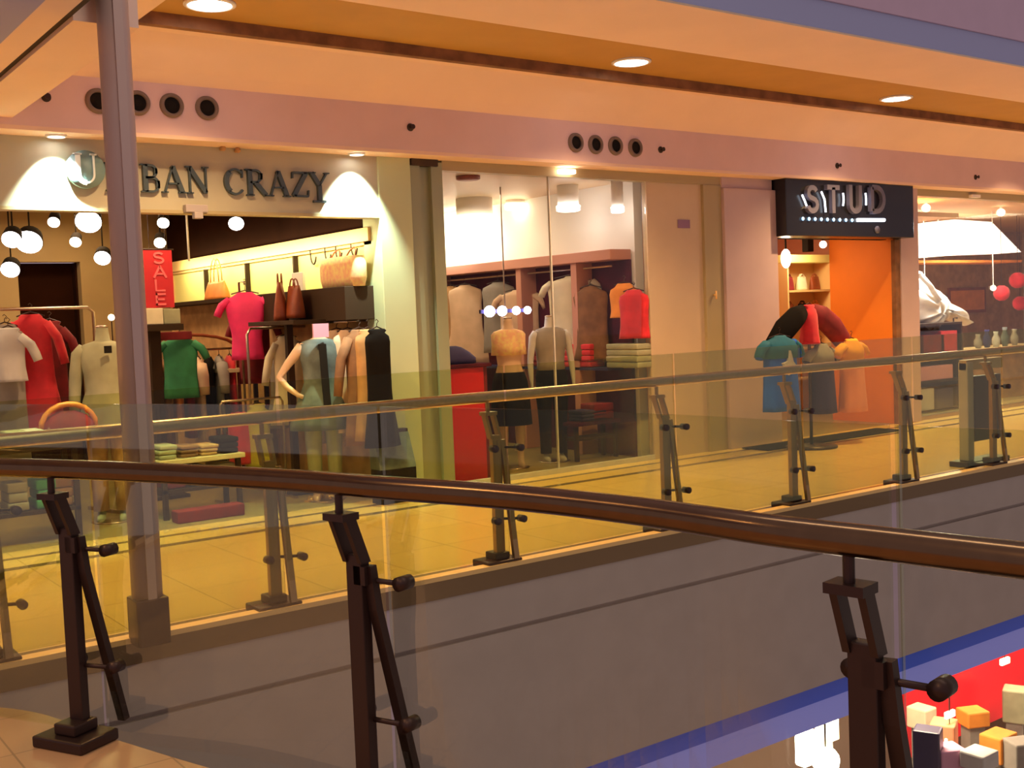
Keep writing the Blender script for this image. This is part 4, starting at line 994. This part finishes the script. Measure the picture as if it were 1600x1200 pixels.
# white ruffled fabric
q = aty(1455, 470, 9.6)
t = thing('ruffled_white_cloth', 'bright white ruffled cloth draped high in the right hand shop window', 'cloth', tuple(q))
o_ = [aty(px, py, 9.6)-q for px, py in [(1422, 428), (1430, 425), (1460, 455), (1500, 482), (1516, 500), (1512, 508), (1490, 500), (1474, 498), (1460, 514), (1450, 520), (1435, 508), (1425, 500), (1418, 460)]]
g = MB(); n_ = len(o_); cxm = sum((v.x for v in o_))/n_; czm = sum((v.z for v in o_))/n_
rings_ = []
for y, k in [(.16, .55), (.12, .86), (.04, 1.0), (-.05, .95), (-.12, .62), (-.15, .25)]:
    rr = []
    for i in range(n_*3):
        a_, b__ = o_[i//3], o_[(i//3+1) % n_]; f_ = (i % 3)/3; v = a_*(1-f_)+b__*f_
        rr.append(Vector((cxm+(v.x-cxm)*k*(1+.05*math.sin(i*2.3)), y + .05*math.sin(i*1.7), czm+(v.z-czm)*k*(1+.05*math.cos(i*2.1)))))
    rings_.append(rr)
g.loft(rings_); g.build('folds', 'white', t, True)
MB().tube([(0, .1, .1), (0, .1, 2.98-q.z)], .005, 6).build('hanging_wire', 'white', t)
q = aty(1428, 458, 9.35); t = thing('bright_bulb', 'glaring pinkish white lamp at the left of the white ruffled cloth', 'lamp', tuple(q)); MB().sphere((0, 0, 0), .085).build('globe', 'lamp', t, True); MB().tube([(0, 0, .05), (0, 0, 2.98-q.z)], .006, 6).build('cable', 'white', t)
# red heap and grey goods on a counter
ca, cb = aty(1524, 560, 9.6).x, aty(1640, 560, 9.6).x
zc = aty(1560, 543, 9.6).z
t = thing('long_counter', 'tan topped counter with goods in the right hand shop', 'counter', (ca, 9.6, 0))
MB().box(0, cb-ca, 0, .6, zc-.12, zc).build('counter_top', 'beige', t, bevel=.006)
MB().box(.05, cb-ca-.05, .05, .55, 0, zc-.12).build('counter_body', 'tanf', t)
cols = ['greyf', 'navyf', 'lightf', 'denim', 'greyf', 'creamf', 'lightf']
for i, (px, h_, lb) in enumerate([(1531, .22, 'first'), (1545, .28, 'second'), (1559, .24, 'third'), (1573, .30, 'fourth'), (1588, .26, 'fifth')]):
    q = aty(px, 530, 9.75)
    t = thing('ornament_vase', lb + ' from the left of the vases on the tan counter', 'vase', (q.x, 9.78, zc), 0, 'vases on the tan counter')
    MB().lathe((0, 0, 0), [(.035, 0), (.06, h_*.25), (.062, h_*.5), (.03, h_*.8), (.04, h_)], 18).build('vase_body', cols[i], t, True)
for i, (px, py, r, lb) in enumerate([(1565, 458, .13, 'left'), (1590, 438, .14, 'upper'), (1594, 474, .13, 'lower')]):
    q = aty(px, py, 10.2 + .3*i)
    t = thing('red_lantern', lb + ' of the three red paper lanterns at the right edge', 'lantern', tuple(q), 0, 'red paper lanterns')
    MB().loft([ring(0, 0, z*r, r*math.sqrt(max(.02, 1-z*z)), r*math.sqrt(max(.02, 1-z*z)), 24, .03, 0, 12) for z in (-.95, -.7, -.4, 0, .4, .7, .95)]).build('paper_shade', 'redf', t, True)
    MB().tube([(0, 0, r*.9), (0, 0, 2.98-q.z)], .004, 6).build('cord', 'blackm', t)
# dark cabinet with red and pink goods
ca, cb = aty(1433, 600, 9.2).x, aty(1505, 600, 9.2).x
t = thing('display_cabinet', 'dark open cabinet with red and pink goods behind the right hand shop window', 'cabinet', (ca, 9.2, 0))
cw = cb-ca
MB().box(0, cw, .35, .38, 0, 1.25).build('back_panel', 'plum', t)
for x in (0, cw-.03): MB().box(x, x+.03, 0, .35, 0, 1.25).build('side_panel', 'shelf', t)
for z in (.04, .45, .83, 1.25): MB().box(.03, cw-.03, 0, .35, z-.03, z).build('shelf', 'shelf', t)
for x0_, w_, z, h_, mm, lb in [(.2, .5, .831, .26, 'darkred', 'dark red box on the top shelf of the dark cabinet'), (.62, .4, .831, .3, 'redf', 'brighter red box on the top shelf of the dark cabinet'),
        (.10, .8, .451, .2, 'pinkf', 'wide lilac pink box in the middle of the dark cabinet'), (.08, .35, .041, .3, 'lightf', 'pale blue grey box at the bottom left of the dark cabinet'), (.5, .4, .041, .28, 'navyf', 'navy box at the bottom right of the dark cabinet')]:
    MB().box(ca+x0_, ca+min(x0_+w_, cw-.05), 9.22, 9.5, z, z+h_, bev=.008).build('goods_box', mm, None, False, lb, 'box')
q = aty(1530, 600, 9.25)
garment('hanging_garment', 'dark brown coat hanging beside the dark cabinet', 'coat', (cb+.18, 9.4, 1.2), .3, .95, 'brownf', .2, None, hook=.03)
t = thing('coat_hook_post', 'thin post carrying the brown coat beside the dark cabinet', 'post', (cb+.18, 9.45, 0)); MB().tube([(0, 0, 0), (0, 0, 1.3), (0, -.06, 1.3)], .012, 8).build('post', 'dsteel', t)
q = aty(1505, 468, 12.6)
t = thing('framed_picture', 'dark framed picture with orange blotches on the back wall of the right hand shop', 'picture', (q.x, 13.38, 0))
qa, qb = aty(1482, 450, 13.36), aty(1540, 480, 13.36)
MB().box(qa.x-q.x, qb.x-q.x, -.03, 0, qb.z-.1, qa.z).build('frame', 'leather', t); MB().box(qa.x-q.x+.06, qb.x-q.x-.06, -.035, -.031, qb.z-.04, qa.z-.06).build('canvas', 'orangef', t)

# ---------------- lower storey ----------------------------------------------
MB().box(12.4, 20, 8.6, 8.68, -4.35, -2.9).build('red_shop_fascia', 'red', None, False, 'broad red shop board on the floor below, lower right corner', 'sign')
def low(px, py, y): return aty(px, py, y)
t = thing('lower_light_box', 'glaring warm light box on the floor below, lower right', 'light', tuple(low(1278, 1165, 8.3)))
MB().box(-.30, .22, -.05, .1, -.18, .18, bev=.03).build('panel', 'lamp', t); MB().box(-.05, .30, -.07, -.05, .02, .26, bev=.005).build('side_glow', 'lampw', t)
MB().tube([(0, .05, .15), (0, .05, -1.7-low(1278, 1165, 8.3).z)], .012, 8).build('hanger', 'dsteel', t)
q = low(1290, 1188, 8.1); t = thing('lower_globe_lamp', 'round white lamp below the warm light box', 'lamp', tuple(q)); MB().sphere((0, 0, 0), .16).build('globe', 'lamp', t, True); MB().tube([(0, 0, .1), (0, 0, -1.75-q.z)], .012, 8).build('stem', 'dsteel', t)
lowg = [(1440, 1120, .40, .30, 'creamf', 'cream sign box at the left end under the red shop board'), (1475, 1150, .5, .4, 'peachf', 'peach coloured stall counter below the red shop board'), (1520, 1120, .5, .22, 'orangef', 'orange tray on the lower floor under the red board'),
        (1560, 1165, .6, .35, 'orangef', 'orange stall box at the lower right'), (1585, 1100, .5, .5, 'sage', 'sage green panel at the lower right frame edge'), (1480, 1185, .5, .3, 'pinkf', 'pink stall box at the bottom edge'),
        (1530, 1185, .5, .2, 'lightf', 'pale counter top at the bottom right'), (1450, 1170, .4, .5, 'purple', 'dark violet cabinet right of the nearest rail post'), (1595, 1180, .5, .4, 'greyf', 'grey kiosk at the bottom right corner')]
for i, (px, py, w_, h_, mm, lb) in enumerate(lowg):
    q = low(px, py, [8.3, 7.6, 7.9, 7.2, 8.2, 6.9, 6.6, 7.0, 6.9][i])
    t = thing('lower_stall', lb, 'stall', (q.x, q.y, -5.46), .5*math.sin(i*2.1))
    zz = q.z + 5.46
    w_ *= .62; h_ *= .9
    MB().box(-w_/2, w_/2, -.14, .14, zz-h_/2, zz+h_/2, bev=.02).build('box', mm, t)
    MB().box(-w_/2+.05, w_/2-.05, -.10, .10, 0, zz-h_/2).build('support', 'greyf', t)
for px, py, lb in [(1484, 1156, 'lower'), (1484, 1116, 'upper'), (1570, 1033, 'top right')]:
    q = low(px, py, 7.5); t = thing('lower_lamp', lb + ' small glowing rectangular lamp on the floor below', 'lamp', tuple(q), 0, 'small lamps on the lower floor')
    MB().box(-.09, .09, -.02, .02, -.04, .04, bev=.01).build('panel', 'lampw', t)
    MB().tube([(0, 0, .03), (0, 0, -1.75-q.z)], .006, 6).build('cord', 'dsteel', t)

# ================================================================== LIGHTS
def area(loc, size, power, col, rot=(0, 0, 0), sy_=None, spread=None):
    l = bpy.data.lights.new('area_light', 'AREA'); l.energy = power; l.color = col; l.size = size
    if sy_: l.shape = 'RECTANGLE'; l.size_y = sy_
    if spread: l.spread = spread
    o = bpy.data.objects.new('area_light', l); C.objects.link(o); o.location = loc; o.rotation_euler = rot
    return o
def spotl(loc, power, col, ang=100, blend=.5, rot=(0, 0, 0), r=.05):
    l = bpy.data.lights.new('spot_light', 'SPOT'); l.energy = power; l.color = col; l.spot_size = math.radians(ang); l.spot_blend = blend; l.shadow_soft_size = r
    o = bpy.data.objects.new('spot_light', l); C.objects.link(o); o.location = loc; o.rotation_euler = rot
    return o
def pointl(loc, power, col, r=.1):
    l = bpy.data.lights.new('point_light', 'POINT'); l.energy = power; l.color = col; l.shadow_soft_size = r
    o = bpy.data.objects.new('point_light', l); C.objects.link(o); o.location = loc; return o
WARM = (1, .62, .28); AMB = (1, .72, .42); WHT = (1, .93, .78)
for x in (3.06, 6.95, 10.85, 14.7):
    spotl((x, 7.50, 3.76), 640, WARM, 118, 1.0)
spotl((-.2, 7.4, 3.05), 300, WARM, 118, 1.0)
for y in (4.2, 1.2): spotl((-.6, y, 3.6), 150, WARM, 120, .8)      # unseen spots added over the near walkway to brighten its floor
for x in (2.28, 4.74): spotl((x, 8.50, 2.99), 300, (.84, 1, .84), 74, .55, (math.radians(22), 0, 0), .02)
# shop lamps
for x in (1.5, 3.6):
    for y in (9.8, 11.6, 13.2): area((x, y, 2.95), .5, 22, (1, .68, .36))
area((4.78, 11.2, 2.34), .06, 26, (1, .92, .5), (0, math.radians(-60), 0), 4.6)   # strip above yellow board
for y in (10.2, 12.2, 14.0): area((6.9, y, 2.9), .6, 14, (1, .80, .55))
area((7.8, 12.4, 2.55), .3, 26, (1, .93, .8), (0, math.radians(-100), 0), 1.6); pointl((7.9, 13.9, 2.5), 30, (1, .9, .7), .12)
area((11.4, 10.0, 2.6), .6, 24, (1, .6, .3)); area((13.0, 10.5, 2.5), .3, 22, (1, .8, .45), (math.radians(30), 0, 0))
for x in (14.2, 16.6): area((x, 9.8, 2.85), .8, 90, (1, .78, .6))
area((16.0, 12.2, 2.9), .8, 110, (1, .8, .65)); area((14.5, 9.2, 2.6), .3, 110, (.85, .95, 1), (math.radians(-20), 0, 0))  # rear area light added to brighten the dark back wall
area((2.4, 1.6, 5.2), .35, 60, (1, .86, .7), (0, 0, 0), 6.0)          # unseen strip added over the atrium to put a highlight on the handrail
# lower storey
for x in (11, 14, 17): area((x, 7.6, -1.9), .8, 150, (1, .75, .65))
# even pinkish world colour as ambient light from the open atrium
wd = bpy.data.worlds.new('World'); bpy.context.scene.world = wd; wd.use_nodes = True
bg = wd.node_tree.nodes['Background']; bg.inputs[0].default_value = (.62, .46, .52, 1); bg.inputs[1].default_value = .55

# ================================================================== CAMERA
cam = bpy.data.cameras.new('camera'); co = bpy.data.objects.new('camera', cam); C.objects.link(co)
cam.sensor_fit = 'HORIZONTAL'; cam.sensor_width = 36; cam.lens = F/1600*36; cam.clip_start = .05
m = Matrix(((RX[0], -RX[1], -RX[2], 0), (RY[0], -RY[1], -RY[2], 0), (RZ[0], -RZ[1], -RZ[2], H), (0, 0, 0, 1)))
co.matrix_world = m
sc = bpy.context.scene; sc.camera = co
vs = sc.view_settings; vs.view_transform = 'Standard'; vs.look = 'None'; vs.gamma = 1; vs.use_curve_mapping = False; vs.exposure = 0.0
sc.cycles.max_bounces = 8; sc.cycles.transparent_max_bounces = 16
sc.cycles.use_denoising = True
